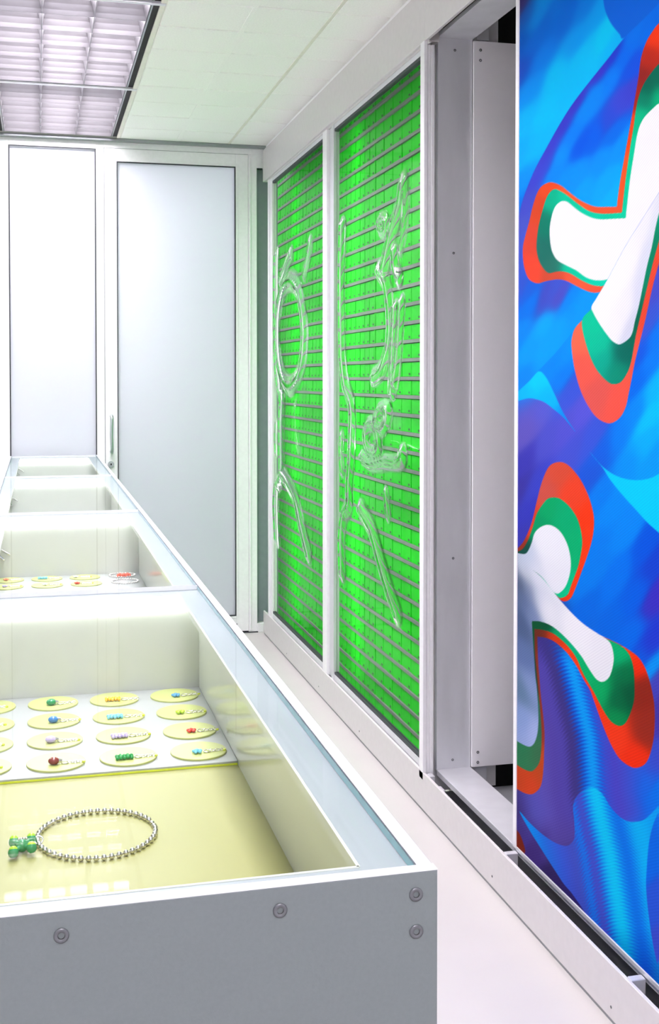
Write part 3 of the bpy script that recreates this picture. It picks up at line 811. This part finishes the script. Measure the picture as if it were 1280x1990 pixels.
W4O = LOW4 + [(1172,1238),(1185,1243.5),(1206.7,1254),(1226,1266),(1240.5,1278),(1252.6,1297),(1262,1323.8),(1268,1350),(1271,1371),(1271.9,1400),(1269.4,1436.5),(1262,1467.8),(1252.6,1484.7),(1238,1492),(1223.6,1489.5),(1204,1475),(1190,1453),(1177.8,1426.8),(1165.7,1395.5),(1153.7,1361.7),(1146,1341),(1134,1321),(1120,1295),(1103,1270.7),(1086,1254),(1071.7,1244),(1057,1239),(1047,1238),(1044,1240),(1045,1278),(1047.5,1314),(1051,1356),(1054.8,1388),(1057.7,1424),(1057,1460.6),(1054.8,1504),(1050,1528),(1040,1540),(1029.4,1543.8),(1016,1540),(1002,1531.8),(996,1528)]
SREG = [(1009,1577),(1028,1598),(1052,1620),(1076.5,1636.7),(1098,1644),(1110,1638),(1116,1624.6),(1115,1593),(1113,1569),(1117.5,1552),(1129.5,1537.8),(1146.4,1530),(1161,1535),(1173,1547),(1185,1566.7),(1202,1586),(1218.8,1595.7),(1233,1597),(1252.6,1592),(1280,1565.5),(1300,1545),(1290,1560),(1276.7,1583),(1267,1607.7),(1260,1641.5),(1256,1690),(1255,1726),(1260,1779.7),(1270,1845),(1282,1894),(1300,1960),(1260,1990),(1180,1900),(1150,1800),(1115,1742),(1095.8,1718.7),(1076.5,1689.7),(1052,1651),(1028,1612.6)]
ORB = [(995,1603),(1001,1610),(1009,1620),(1016,1637),(1020,1656),(1010,1660),(995,1650)]
OR_S = [(1262,70,250,60,25),(1258,110,190,45,30),(1246,150,150,38,34),(1240,190,170,40,30),(1228,250,245,75,25),(1210,340,255,92,40),(1180,408,250,90,50),(1110,378,255,95,45),(1060,362,245,80,35),(1045,400,225,75,40),(1030,470,230,75,55),(1030,530,255,75,50),(1070,537,215,80,55),(1120,550,255,95,60),(1160,562,255,90,60),(1280,60,255,60,20),
        (1120,660,255,110,80),(1130,720,250,95,80),(1160,770,232,92,84),(1200,790,255,90,75),(1225,715,250,90,70),(1260,590,240,75,50),(1083,920,222,80,56),(1060,950,212,85,72),(1110,960,245,70,40),(1145,1010,255,60,20),(1120,1110,255,62,20),(1030,1020,222,66,40),(1010,1068,150,50,30),
        (1050,1234,110,45,30),(1075,1240,220,60,20),(1110,1275,255,65,20),(1150,1350,255,60,20),(1190,1440,255,60,24),(1235,1480,255,50,15),(1262,1420,160,45,30),(1250,1340,150,40,26),(1240,1290,250,45,12),(1220,1268,255,70,20),(1048,1300,140,55,40),(1052,1400,150,55,40),(1050,1500,200,75,30),(1028,1525,225,70,30),(1010,1520,205,70,30),(1010,1640,120,38,22)]
GR_S = [(1285,150,0,110,85),(1260,170,0,100,80),(1250,195,0,130,100),(1245,225,0,200,140),(1280,190,0,195,130),(1225,300,0,215,160),(1212,400,0,215,165),(1150,418,0,215,170),(1100,385,0,212,165),(1070,390,0,190,145),(1055,430,10,130,105),(1052,490,30,118,105),(1070,518,40,120,105),(1110,527,0,212,165),(1165,551,0,220,180),
        (1150,630,0,210,160),(1160,670,0,205,160),(1170,700,0,180,150),(1200,720,0,150,120),(1210,690,0,110,95),(1240,640,0,110,80),(1265,500,0,140,100),(1060,985,0,175,105),(1100,1000,0,180,115),(1120,1060,0,185,115),(1095,1155,0,205,140),(1040,1015,0,160,100),(1012,1076,20,80,70),
        (1040,1212,10,90,50),(1060,1215,0,80,50),(1085,1232,0,175,110),(1110,1258,0,190,130),(1140,1305,0,190,110),(1165,1345,0,180,100),(1205,1270,0,190,115),(1215,1310,0,120,70),(1200,1360,0,110,66),(1225,1350,0,90,56),(1195,1400,0,150,80),(1045,1300,30,70,50),(1048,1400,50,110,85),(1045,1470,60,120,80),(1020,1475,50,130,85),(1008,1465,45,130,85)]
WH_S = [(1090,440,252,252,255),(1180,480,252,252,255),(1260,300,252,252,255),(1062,1060,244,246,253),(1075,1120,240,242,250),(1020,1080,200,212,235),(1012,1092,190,205,225),(1040,1120,232,236,246),(1012,1130,66,82,112),(1018,1112,225,228,236),(1030,1150,120,135,170),(1045,1160,225,230,245),(1020,1170,88,108,148),(1032,1190,130,148,192),(1010,1205,80,100,140),(1020,1280,100,122,172),(1030,1330,140,162,212),(1012,1340,100,130,160),(1020,1400,140,166,220),(1036,1425,178,192,242),(1060,1185,245,246,252),(1120,1235,250,250,255),(1170,1290,246,246,252)]

def paint(U, V):
    up = math.radians(-52)
    col = field(U, V, R1, 17, 3.4, ang=up)
    def over(poly, c, soft=1.4, n=5, smooth=True):
        nonlocal col
        P = SP(poly, n) if smooth else np.array(poly, float)
        a = poly_alpha(U, V, P, soft)[..., None]
        col = col * (1 - a) + c * a
    blob = np.array([10, 105, 228.0])
    over(BLOB, blob)
    r2 = field(U, V, R2, 12.5, 3.4, ang=up)
    over(np.concatenate([crom(F1, 6), [(990, 2100), (1330, 2100), (1330, -20)]]), r2, 2.0, smooth=False)
    org, grn, wht = field(U, V, OR_S, 22), field(U, V, GR_S, 22), field(U, V, WH_S, 17, ang=math.radians(62), ratio=0.5)
    over(W1O, org); over(W1G, grn); over(W1W, wht)
    r3 = field(U, V, R3, 15, 3.4, ang=up)
    # hanging folds of the lower part: colour follows the distance from one long fold line, ribs comb the edges
    fl = np.array([(1040, 1100), (1085, 1230), (1110, 1300), (1129, 1376), (1144, 1436), (1149, 1490), (1152, 1540), (1165, 1600), (1180, 1660), (1190, 1720), (1200, 1780), (1210, 1840), (1225, 1950)])
    q = U - np.interp(V, fl[:, 1], fl[:, 0])
    comb = np.sin((V - 0.010 * q * q) * 2 * math.pi / 7.2)
    q = q + 5.0 * comb
    def profile(T):
        T = np.array(T, float)
        qs = np.linspace(-200, 200, 401)
        t = np.stack([np.interp(qs, T[:, 0], T[:, k]) for k in (1, 2, 3)], -1)
        ker = np.exp(-0.5 * (np.arange(-12, 13) / 3.5) ** 2); ker /= ker.sum()
        t = np.stack([np.convolve(np.pad(t[:, k], 12, 'edge'), ker, 'valid') for k in range(3)], -1)
        return np.stack([np.interp(q, qs, t[:, k]) for k in range(3)], -1)
    r4 = profile([(-160, 60, 45, 115), (-120, 90, 88, 190), (-95, 95, 85, 186), (-75, 88, 72, 172), (-50, 84, 72, 176), (-38, 66, 56, 132), (-26, 64, 58, 140), (-15, 10, 90, 225), (-4, 0, 165, 252), (6, 0, 172, 255), (14, 10, 115, 238), (24, 58, 82, 214), (45, 80, 72, 202), (72, 62, 86, 214), (100, 20, 108, 238), (130, 0, 120, 245), (180, 0, 120, 245)])
    k4 = np.clip((V - 1235) / 60, 0, 1) * np.clip((1225 - U + 0.35 * (V - 1400)) / 40, 0, 1)
    k4 = (k4 * np.clip((1640 - V) / 60, 0, 1))[..., None]
    r3 = r3 * (1 - k4) + r4 * k4
    ss = profile([(-190, 0, 160, 250), (-140, 0, 150, 250), (-112, 40, 112, 232), (-86, 60, 92, 220), (-62, 70, 82, 195), (-51, 40, 100, 225), (-46, 0, 150, 255), (-41, 40, 100, 225), (-29, 86, 70, 195), (-20, 30, 110, 232), (-8, 0, 190, 255), (2, 0, 214, 255), (12, 0, 206, 255), (22, 0, 150, 250), (34, 0, 116, 240), (46, 0, 128, 245), (60, 0, 182, 255), (78, 0, 190, 255), (100, 0, 172, 255), (180, 0, 150, 250)])
    ss = ss * (1 - np.clip((V - 1800) / 250, 0, 0.35)[..., None] * np.array([1, 1, 0.45]))
    over(np.concatenate([crom(F2, 6), [(990, 2100), (1330, 2100), (1330, 300)]]), r3, 2.0, smooth=False)
    over(C1, field(U, V, [(1045, 735, 0, 215, 255), (1015, 770, 0, 190, 255), (1060, 775, 0, 190, 255), (1100, 820, 0, 150, 250)]), 1.8)
    over(C2, np.array([0, 214, 255.0]))
    over(W2O, org)
    over(W2G, grn)
    # white flap with a lilac shadow along its right side (part of the print)
    over(W2W, field(U, V, [(1170, 600, 254, 254, 255), (1200, 540, 254, 254, 255), (1225, 500, 252, 252, 255), (1190, 640, 250, 250, 255), (1215, 600, 246, 247, 253), (1228, 635, 218, 222, 240), (1245, 560, 222, 226, 244), (1260, 490, 226, 230, 246), (1274, 425, 232, 236, 248), (1250, 440, 246, 248, 253)], 14, ang=math.radians(-65), ratio=0.4))
    over(SREG, ss)
    over(W3O, org); over(W3G, grn); over(W3W, wht)
    over(W4O, org); over(W4G, grn); over(W4W, wht)
    over(ORB, np.array([130, 40, 22.0]))
    return np.clip(col, 0, 255)

def print_mesh():
    nu, nz = 215, 1180
    us = np.linspace(1006.2, 1284, nu)
    Yc = np.array([trace(u, 738, PX)[0] for u in us])
    Yc[0] = PY1
    ye = Yc[-1]                            # the motif repeats mirrored beyond this line
    extra = np.linspace(ye, PY0, 110)[1:]
    Yc = np.concatenate([Yc, extra])
    Zc = np.linspace(PZ0 + 0.006, PZ1 - 0.006, nz)
    Y, Z = np.meshgrid(Yc, Zc, indexing='ij')
    P = np.stack([np.full(Y.shape, PX), Y, Z], -1)
    Q = P.copy()
    Q[..., 1] = np.where(Y < ye, 2 * ye - Y, Y)
    U, V = untrace(Q)
    col = lin(paint(U, V)) * PRINT_INK
    ny = len(Yc); n = ny * nz
    idx = np.arange(n).reshape(ny, nz)
    f = np.stack([idx[:-1, :-1].ravel(), idx[:-1, 1:].ravel(), idx[1:, 1:].ravel(), idx[1:, :-1].ravel()], -1)
    me = bpy.data.meshes.new('printed_fabric')
    me.vertices.add(n)
    me.vertices.foreach_set('co', P.astype(np.float32).ravel())
    me.loops.add(f.size)
    me.loops.foreach_set('vertex_index', f.astype(np.int32).ravel())
    me.polygons.add(len(f))
    me.polygons.foreach_set('loop_start', np.arange(0, f.size, 4, dtype=np.int32))
    me.polygons.foreach_set('loop_total', np.full(len(f), 4, np.int32))
    me.update(calc_edges=True)
    ca = me.color_attributes.new('print', 'FLOAT_COLOR', 'POINT')
    ca.data.foreach_set('color', np.concatenate([col, np.ones(col.shape[:2] + (1,))], -1).astype(np.float32).ravel())
    m, nt, b = new_mat('printed_fabric')
    at = nt.nodes.new('ShaderNodeVertexColor'); at.layer_name = 'print'
    tc = nt.nodes.new('ShaderNodeTexCoord')
    mp = nt.nodes.new('ShaderNodeMapping')
    mp.inputs['Rotation'].default_value = (math.radians(28), 0, 0)
    wv = nt.nodes.new('ShaderNodeTexWave')
    wv.bands_direction = 'Z'
    wv.inputs['Scale'].default_value = 52.0
    wv.inputs['Distortion'].default_value = 1.2
    wv.inputs['Detail'].default_value = 1.0
    wv.inputs['Detail Scale'].default_value = 0.08
    nt.links.new(tc.outputs['Object'], mp.inputs['Vector'])
    nt.links.new(mp.outputs[0], wv.inputs['Vector'])
    rp = nt.nodes.new('ShaderNodeValToRGB')
    rp.color_ramp.elements[0].color = (0.80, 0.78, 0.84, 1)
    rp.color_ramp.elements[1].color = (1, 1, 1, 1)
    rp.color_ramp.elements[1].position = 0.6
    nt.links.new(wv.outputs['Fac'], rp.inputs['Fac'])
    mx = nt.nodes.new('ShaderNodeMix'); mx.data_type = 'RGBA'; mx.blend_type = 'MULTIPLY'
    mx.inputs[0].default_value = 0.5
    nt.links.new(at.outputs['Color'], mx.inputs[6])
    nt.links.new(rp.outputs['Color'], mx.inputs[7])
    nt.links.new(mx.outputs[2], b.inputs['Base Color'])
    nt.links.new(mx.outputs[2], b.inputs['Emission Color'])
    b.inputs['Emission Strength'].default_value = PRINT_GLOW
    b.inputs['Roughness'].default_value = 0.7
    b.inputs['Specular IOR Level'].default_value = 0.04
    me.materials.append(m)
    return tag(link(bpy.data.objects.new('printed_fabric', me), pp), 'backlit printed fabric')
PRINT_GLOW = 0.08
PRINT_INK = 0.66
print_mesh()

# ------------------------------------------------------------------ display cases
CX0, CX1, CZ = -0.145, 0.315, 1.0
FL = 0.81
CASE_Y = [0.885, 2.245, 3.605, 4.965, 6.272]
NAMES = ['nearest glass-topped display case, with the bead bracelet', 'second display case from the front, with yellow discs at its rear',
         'third display case from the front, with a hook on its rear wall', 'farthest display case, standing against the frosted glazing']

def case(i):
    y0, y1 = CASE_Y[i], CASE_Y[i + 1]
    t = tag(empty('display_case', ((CX0 + CX1) / 2, (y0 + y1) / 2, 0)), NAMES[i], 'display case', 'glass-topped display cases in one row')
    ys = y0 + (0.012 if i == 0 else 0.0005)
    n = 3
    L = (y1 - ys) / n
    for k in range(n):                     # outer cladding in three lengths
        box('side_panel', CX1 - 0.013, CX1, ys + k * L + 0.0006, ys + (k + 1) * L - 0.0006, 0, CZ, M['alu_light'], t, 0.0012)
        box('side_panel', CX0, CX0 + 0.013, ys + k * L + 0.0006, ys + (k + 1) * L - 0.0006, 0, CZ, M['alu_light'], t, 0.0012)
    if i == 0:
        fp = box('front_panel', CX0, CX1, y0, y0 + 0.012, 0, CZ, M['alu_plate'], t, 0.0008)
        for x, z in ((0.1836, 0.981), (0.0153, 0.981), (0.2964, 0.9814), (0.2967, 0.9508), (-0.1264, 0.9814), (-0.1264, 0.9508)):
            screw(fp, (x, y0 - 0.0002, z), random.uniform(0, 0.001), 1.05)
        box('front_cap', CX0, CX1, y0 + 0.0002, y0 + 0.0118, CZ - 0.0004, CZ + 0.0004, M['alu_light'], t)
    x0, x1 = CX0 + 0.0135, CX1 - 0.0135    # glass and ledge between the cladding
    yi0, yi1 = ys + 0.001, y1 - 0.0015
    # ledge frame under the glass
    bm = bmesh.new()
    ox0, ox1, oy0, oy1 = x0 + 0.041, x1 - 0.041, yi0 + 0.030, y1 - 0.040
    for r in ((x0, ox0, yi0, yi1), (ox1, x1, yi0, yi1), (ox0, ox1, yi0, oy0), (ox0, ox1, oy1, yi1)):
        bm_box(bm, r[0], r[1], r[2], r[3], 0.984, 0.9895)
    bm_add('ledge', bm, M['ledge'], t)
    frame_r = [(ox0 - 0.001, ox0 + 0.002, oy0, oy1, 0.980, 0.9902), (ox1 - 0.002, ox1 + 0.001, oy0, oy1, 0.980, 0.9902), (ox0, ox1, oy0 - 0.001, oy0 + 0.002, 0.980, 0.9902)]
    boxes('inner_lip', frame_r, M['lining'], t)
    # glass lid, edges green
    v = bv(x0 + 0.001, x1 - 0.001, yi0, yi1, 0.9905, 0.9985)
    add('glass_lid', v, BF, None, t, mats=[M['glass'], M['edge'], M['frame']], fmat=[0, 0, 1 if i == 0 else 2, 1, 2, 1])
    # interior
    for r in ((x0 - 0.001, x0 + 0.003, yi0, y1 - 0.041), (x1 - 0.003, x1 + 0.001, yi0, y1 - 0.041), (x0 + 0.003, x1 - 0.003, yi0, yi0 + 0.004)):
        box('lining', *r, FL - 0.02, 0.984, M['lining'], t)
    box('rear_wall', x0, x1, y1 - 0.040, y1 - 0.030, FL - 0.02, 0.984, M['lining'], t)
    box('led_bar', x0 + 0.006, x1 - 0.006, y1 - 0.0475, y1 - 0.0405, 0.966, 0.9835, M['led'], t, 0.002)
    boxes('tray', [(x0 + 0.003, x1 - 0.003, yi0 + 0.004, y1 - 0.0405, FL - 0.02, FL - 0.0065)], M['tray_yellow'], t)
    rt = box('display_board', x0 + 0.003, x1 - 0.003, y1 - 0.487, y1 - 0.041, FL - 0.0062, FL - 0.0005, M['tray_white'], t, 0.0008)
    box('board_edge', x0 + 0.004, x1 - 0.004, y1 - 0.4885, y1 - 0.487, FL - 0.0062, FL - 0.0035, M['disc_edge'], t)
    return t
for i in range(4):
    case(i)

# hooks on the rear inner walls
HK = {1: [(-0.118, 0.900), (-0.1225, 0.893), (-0.118, 0.885), (-0.092, 0.868), (-0.104, 0.862)], }
def hook(i, cx, cz, s, label):
    y = CASE_Y[i + 1] - 0.048
    t = tag(empty('wall_hook', (cx, y, cz)), label, 'hook', 'bent hooks on the rear case walls')
    pts = [(cx + 0.030 * s, y, cz - 0.010 * s), (cx - 0.006 * s, y, cz + 0.012 * s), (cx - 0.018 * s, y, cz + 0.014 * s), (cx - 0.021 * s, y, cz + 0.004 * s), (cx - 0.012 * s, y, cz - 0.010 * s), (cx + 0.008 * s, y, cz - 0.028 * s)]
    tube('bent_rod', crom(pts, 5), 0.0035, M['chrome'], t, 8)
    bm = bmesh.new(); bm_cyl(bm, (cx - 0.016 * s, y + 0.004, cz + 0.010 * s), 0.005, 0.010, 'Y', 12)
    bm_add('mount', bm, M['chrome'], t)
hook(3, -0.098, 0.928, 1.0, 'bent metal hook on the rear wall of the farthest case')
hook(2, -0.109, 0.910, 1.0, 'bent metal hook on the rear wall of the third case')
hook(1, -0.104, 0.886, 0.8, 'bent metal hook on the rear wall of the second case')

# ------------------------------------------------------------------ discs and charms
DR = 0.0445
bm = bmesh.new()
n = 48
for z, r in ((0, DR), (0.0022, DR), (0.0028, DR - 0.0008)):
    pass
rings = [[bm.verts.new((r * math.cos(2 * math.pi * k / n), r * math.sin(2 * math.pi * k / n), z)) for k in range(n)] for z, r in ((0, DR), (0.0024, DR), (0.003, DR - 0.0007))]
for a, b in zip(rings[:-1], rings[1:]):
    for k in range(n):
        bm.faces.new((a[k], a[(k + 1) % n], b[(k + 1) % n], b[k]))
bm.faces.new(rings[-1]); bm.faces.new(list(reversed(rings[0])))
disc_me = bpy.data.meshes.new('disc'); bm.to_mesh(disc_me); bm.free(); disc_me.materials.append(M['disc'])

def disc(x, y, label, group):
    o = bpy.data.objects.new('display_disc', disc_me)
    o.location = (x, y, FL - 0.0005)
    COL.objects.link(o)
    tag(o, label, 'disc', group)
ZD = FL + 0.0026   # disc top

CM = {}
def cmat(name, rgb):
    if name not in CM:
        CM[name] = mat('enamel_' + name, rgb, 0.15, var=0.06, scale=200)
    return CM[name]
COLS = {'green': (20, 140, 80), 'blue': (50, 120, 195), 'lavender': (196, 180, 232), 'brown': (132, 52, 40), 'yellow': (250, 190, 40), 'sky blue': (130, 205, 235),
        'mid blue': (90, 160, 215), 'lime': (185, 220, 50), 'red': (225, 60, 45), 'leaf green': (25, 150, 70), 'pale blue': (120, 200, 235), 'orange': (240, 130, 90), 'coral': (245, 100, 75), 'white': (236, 234, 230)}

def chain_mesh(L=0.040):
    bm = bmesh.new()
    k, x = 0, 0.0
    # round clasp first, then small links, then the end tag
    def ring(cx, r, t, tilt):
        pts = []
        for q in range(10):
            a = 2 * math.pi * q / 10
            pts.append((cx + r * math.cos(a), r * 0.75 * math.sin(a) * math.cos(tilt), 0.0018 + r * 0.75 * math.sin(a) * math.sin(tilt)))
        bm_tube(bm, pts, t, 5, closed=True)
    ring(0.005, 0.0055, 0.0009, 0.2)
    x = 0.0125
    while x < L:
        ring(x, 0.0026, 0.0007, 0.25 if k % 2 else 1.1)
        x += 0.0040; k += 1
    bmesh.ops.recalc_face_normals(bm, faces=bm.faces)
    me = bpy.data.meshes.new('chain'); bm.to_mesh(me); bm.free()
    me.materials.append(M['chrome'])
    me.polygons.foreach_set('use_smooth', [True] * len(me.polygons))
    return me
CHAIN = chain_mesh(0.031)
bm = bmesh.new(); bm_cyl(bm, (0, 0, 0.0012), 0.0026, 0.0024, 'Z', 12); me_tag = bpy.data.meshes.new('end_tag'); bm.to_mesh(me_tag); bm.free(); me_tag.materials.append(M['disc_edge'])

def pendant(bm, kind):
    if kind == 'bead':
        bm_sphere(bm, (-0.0075, 0, 0.0052), 0.0078, 18, 12, (1.12, 1, 0.72))
    elif kind == 'cluster':
        for k in range(5):
            bm_sphere(bm, (-0.022 + k * 0.0052, 0.0012 * (-1) ** k, 0.0034), 0.0034, 10, 7)
            for s in (-1, 1):
                bm_sphere(bm, (-0.0235 + k * 0.0056, s * 0.0052, 0.0030 + 0.0006 * (k % 2)), 0.0029, 10, 7)
    else:  # flower
        bm_sphere(bm, (-0.0065, 0, 0.0036), 0.0034, 10, 7)
        for k in range(5):
            a = 2 * math.pi * k / 5 + 0.3
            bm_sphere(bm, (-0.0065 + 0.0055 * math.cos(a), 0.0055 * math.sin(a), 0.0030), 0.0031, 10, 7, (1, 1, 0.8))

def charm(x, y, kind, colour, label, group, tagged=True, yaw=0.0, chain=True):
    t = tag(empty('charm', (x, y, ZD)), label, 'charm', group)
    t.rotation_euler = (0, 0, yaw)
    bm = bmesh.new()
    pendant(bm, kind)
    me = bpy.data.meshes.new('pendant'); bm.to_mesh(me); bm.free()
    me.materials.append(cmat(colour.replace(' ', '_'), COLS[colour]))
    me.polygons.foreach_set('use_smooth', [True] * len(me.polygons))
    p = bpy.data.objects.new('pendant', me); COL.objects.link(p); p.parent = t
    if kind == 'bead':      # pale crescents on the bead and a bright cap
        bm = bmesh.new()
        bm_sphere(bm, (-0.0105, -0.0022, 0.0085), 0.0022, 8, 6, (1.3, 0.6, 0.7))
        bm_sphere(bm, (-0.0062, -0.0034, 0.0084), 0.0018, 8, 6, (0.6, 1.2, 0.7))
        me = bpy.data.meshes.new('inlay'); bm.to_mesh(me); bm.free(); me.materials.append(cmat('white', COLS['white']))
        q = bpy.data.objects.new('inlay', me); COL.objects.link(q); q.parent = t
        bm = bmesh.new()
        bm_cyl(bm, (0.0022, 0, 0.0045), 0.0040, 0.006, 'X', 12, 0.0022)
        me = bpy.data.meshes.new('cap'); bm.to_mesh(me); bm.free(); me.materials.append(M['chrome'])
        q = bpy.data.objects.new('cap', me); COL.objects.link(q); q.parent = t
    if chain:
        c = bpy.data.objects.new('chain', CHAIN)
        c.location = (0.004, 0, 0.0)
        COL.objects.link(c); c.parent = t
        if tagged:
            e = bpy.data.objects.new('end_tag', me_tag)
            e.location = (0.0370, 0, 0.0); COL.objects.link(e); e.parent = t
    return t

DX = [-0.085, 0.025, 0.135, 0.245]
DY = [2.148, 2.037, 1.925, 1.815]
ROWN = ['rear row', 'second row from the rear', 'third row from the rear', 'front row']
KIND = [('bead', 'flower', 'bead', 'flower'), ('bead',) * 4, ('cluster',) * 4, ('flower',) * 4]
CC = [('sky blue', 'orange', 'coral', 'white'), ('green', 'blue', 'lavender', 'brown'), ('yellow', 'sky blue', 'lavender', 'leaf green'), ('mid blue', 'lime', 'red', 'pale blue')]
CXP = [[-0.093] * 4, [0.0290, 0.0310, 0.0255, 0.0290], [0.143, 0.140, 0.140, 0.140], [0.2525, 0.2475, 0.2525, 0.2475]]
KN = {'bead': 'bead charm', 'cluster': 'beaded cluster charm', 'flower': 'flower charm'}
for c in range(4):
    for r in range(4):
        nm = f'{CC[c][r]} {KN[KIND[c][r]]}'
        if c == 0:
            disc(DX[c], DY[r], f'pale yellow disc cut by the picture edge, {ROWN[r]}, nearest case', 'yellow discs in the nearest case')
            charm(CXP[c][r], DY[r] - 0.012, KIND[c][r], CC[c][r], f'charm at the picture edge, {ROWN[r]}, nearest case', 'charms in the nearest case', True, 0.06)
        else:
            disc(DX[c], DY[r], f'pale yellow disc under the {nm} in the nearest case', 'yellow discs in the nearest case')
            charm(CXP[c][r], DY[r] - 0.013, KIND[c][r], CC[c][r], f'{nm} with silver chain on a yellow disc, nearest case', 'charms in the nearest case', (c, r) not in ((1, 0), (2, 0)), random.uniform(-0.05, 0.1))

# second case: two rows of discs show
Y2 = [3.508, 3.397]
for r in range(2):
    for c in range(3):
        place = ['at the picture edge', 'in the middle', 'next to the ring bracelets'][c]
        disc(DX[c], Y2[r], f'pale yellow disc {place}, {ROWN[r]}, second case', 'yellow discs in the second case')
        k = [('flower', 'orange'), ('cluster', 'pale blue'), ('flower', 'white')][c] if r == 0 else [('flower', 'lavender'), ('flower', 'white'), ('flower', 'red')][c]
        charm(DX[c] + (0.0 if c < 2 else -0.02), Y2[r] - 0.01, k[0], k[1], f'{k[1]} {KN[k[0]]} {place}, {ROWN[r]}, second case', 'charms in the second case', r == 1 or c == 2)

bead_cache = {}
def bead_mesh(r):
    if r not in bead_cache:
        bm = bmesh.new(); bm_sphere(bm, (0, 0, 0), r, 14, 10)
        me = bpy.data.meshes.new('bead'); bm.to_mesh(me); bm.free(); me.materials.append(M['chrome'])
        me.polygons.foreach_set('use_smooth', [True] * len(me.polygons))
        bead_cache[r] = me
    return bead_cache[r]

def ring_of_beads(t, cx, cy, z, rx, ry, br, nb, gap=None, rot=0.0):
    pts = []
    for k in range(nb):
        a = 2 * math.pi * k / nb
        x, y = rx * math.cos(a), ry * math.sin(a)
        x, y = x * math.cos(rot) - y * math.sin(rot), x * math.sin(rot) + y * math.cos(rot)
        pts.append((cx + x, cy + y, z + br))
    tube('cord', pts, br * 0.22, M['chrome'], t, 6, closed=True)
    for k in range(nb):
        if gap and k in gap:
            continue
        o = bpy.data.objects.new('bead', bead_mesh(br))
        o.location = pts[k]
        link(o, t)
    return pts

# silver bead bracelet with green charm
ZF = FL - 0.0065
bt = tag(empty('bracelet', (0.072, 1.525, ZF)), 'silver bead bracelet with a green bobble charm on the yellow tray', 'bracelet')
pts = ring_of_beads(bt, 0.0725, 1.5255, ZF, 0.0755, 0.080, 0.0038, 50, gap=(1, 2))
bm = bmesh.new()
for k in (1, 2):
    bm_sphere(bm, pts[k], 0.0030, 12, 8, (1.2, 1.0, 0.8))
bm_add('clasp', bm, M['chrome'], bt, True)
G1 = mat('charm_green', (62, 146, 92), 0.18, var=0.05)
G2 = mat('charm_lime', (176, 222, 60), 0.18, var=0.04)
cxm, cym, czm = -0.0215, 1.4960, ZF + 0.0085
bm = bmesh.new()
bm_sphere(bm, (cxm, cym, czm), 0.0078, 20, 14)
offs = [(-0.0105, 0.0150, 0.000), (0.0110, 0.0165, 0.0006), (-0.0105, -0.0185, -0.0004), (0.0115, -0.0120, 0.0008)]
for ox, oy, oz in offs:
    bm_tube(bm, [(cxm, cym, czm), (cxm + ox, cym + oy, czm + oz)], 0.0032, 10)
body = bm_add('charm_body', bm, G1, bt, True)
for ox, oy, oz in offs:
    bm = bmesh.new(); bm_sphere(bm, (cxm + ox, cym + oy, czm + oz), 0.0066, 20, 14)
    b_ = bm_add('bobble', bm, G1, body, True)
    bm = bmesh.new(); bm_sphere(bm, (cxm + ox, cym + oy + 0.0012, czm + oz + 0.0022), 0.0056, 18, 12)
    bm_add('bobble_cap', bm, G2, body, True)
bm = bmesh.new()
for k in range(4):
    bm_sphere(bm, (cxm - 0.004 + 0.003 * k, cym + 0.006, czm + 0.0065), 0.0017, 8, 6)
bm_add('sparkle', bm, M['chrome'], body, True)
tube('jump_ring', [(cxm + 0.020 + 0.0055 * math.cos(a), cym + 0.0135 + 0.003 * math.sin(a), czm + 0.004 * math.sin(a)) for a in np.linspace(0, 2 * math.pi, 12, endpoint=False)], 0.0011, M['chrome'], bt, 6, closed=True)

# small bracelets in the second case
for r, (y, lab) in enumerate(((3.512, 'silver ring bracelet with a coral cluster, rear right of the second case'), (3.402, 'plain silver ring bracelet, in front of the coral one'))):
    t = tag(empty('ring_bracelet', (0.245, y, FL)), lab, 'bracelet', 'ring bracelets in the second case')
    ring_of_beads(t, 0.245, y, FL - 0.0005, 0.038, 0.036, 0.0030, 30)
    if r == 0:
        bm = bmesh.new()
        for k in range(7):
            bm_sphere(bm, (0.231 + 0.0055 * k, y - 0.034 + 0.002 * abs(k - 3), FL + 0.006 + 0.003 * (k % 2)), 0.0052, 10, 7)
        bm_add('cluster', bm, cmat('coral', COLS['coral']), t, True)
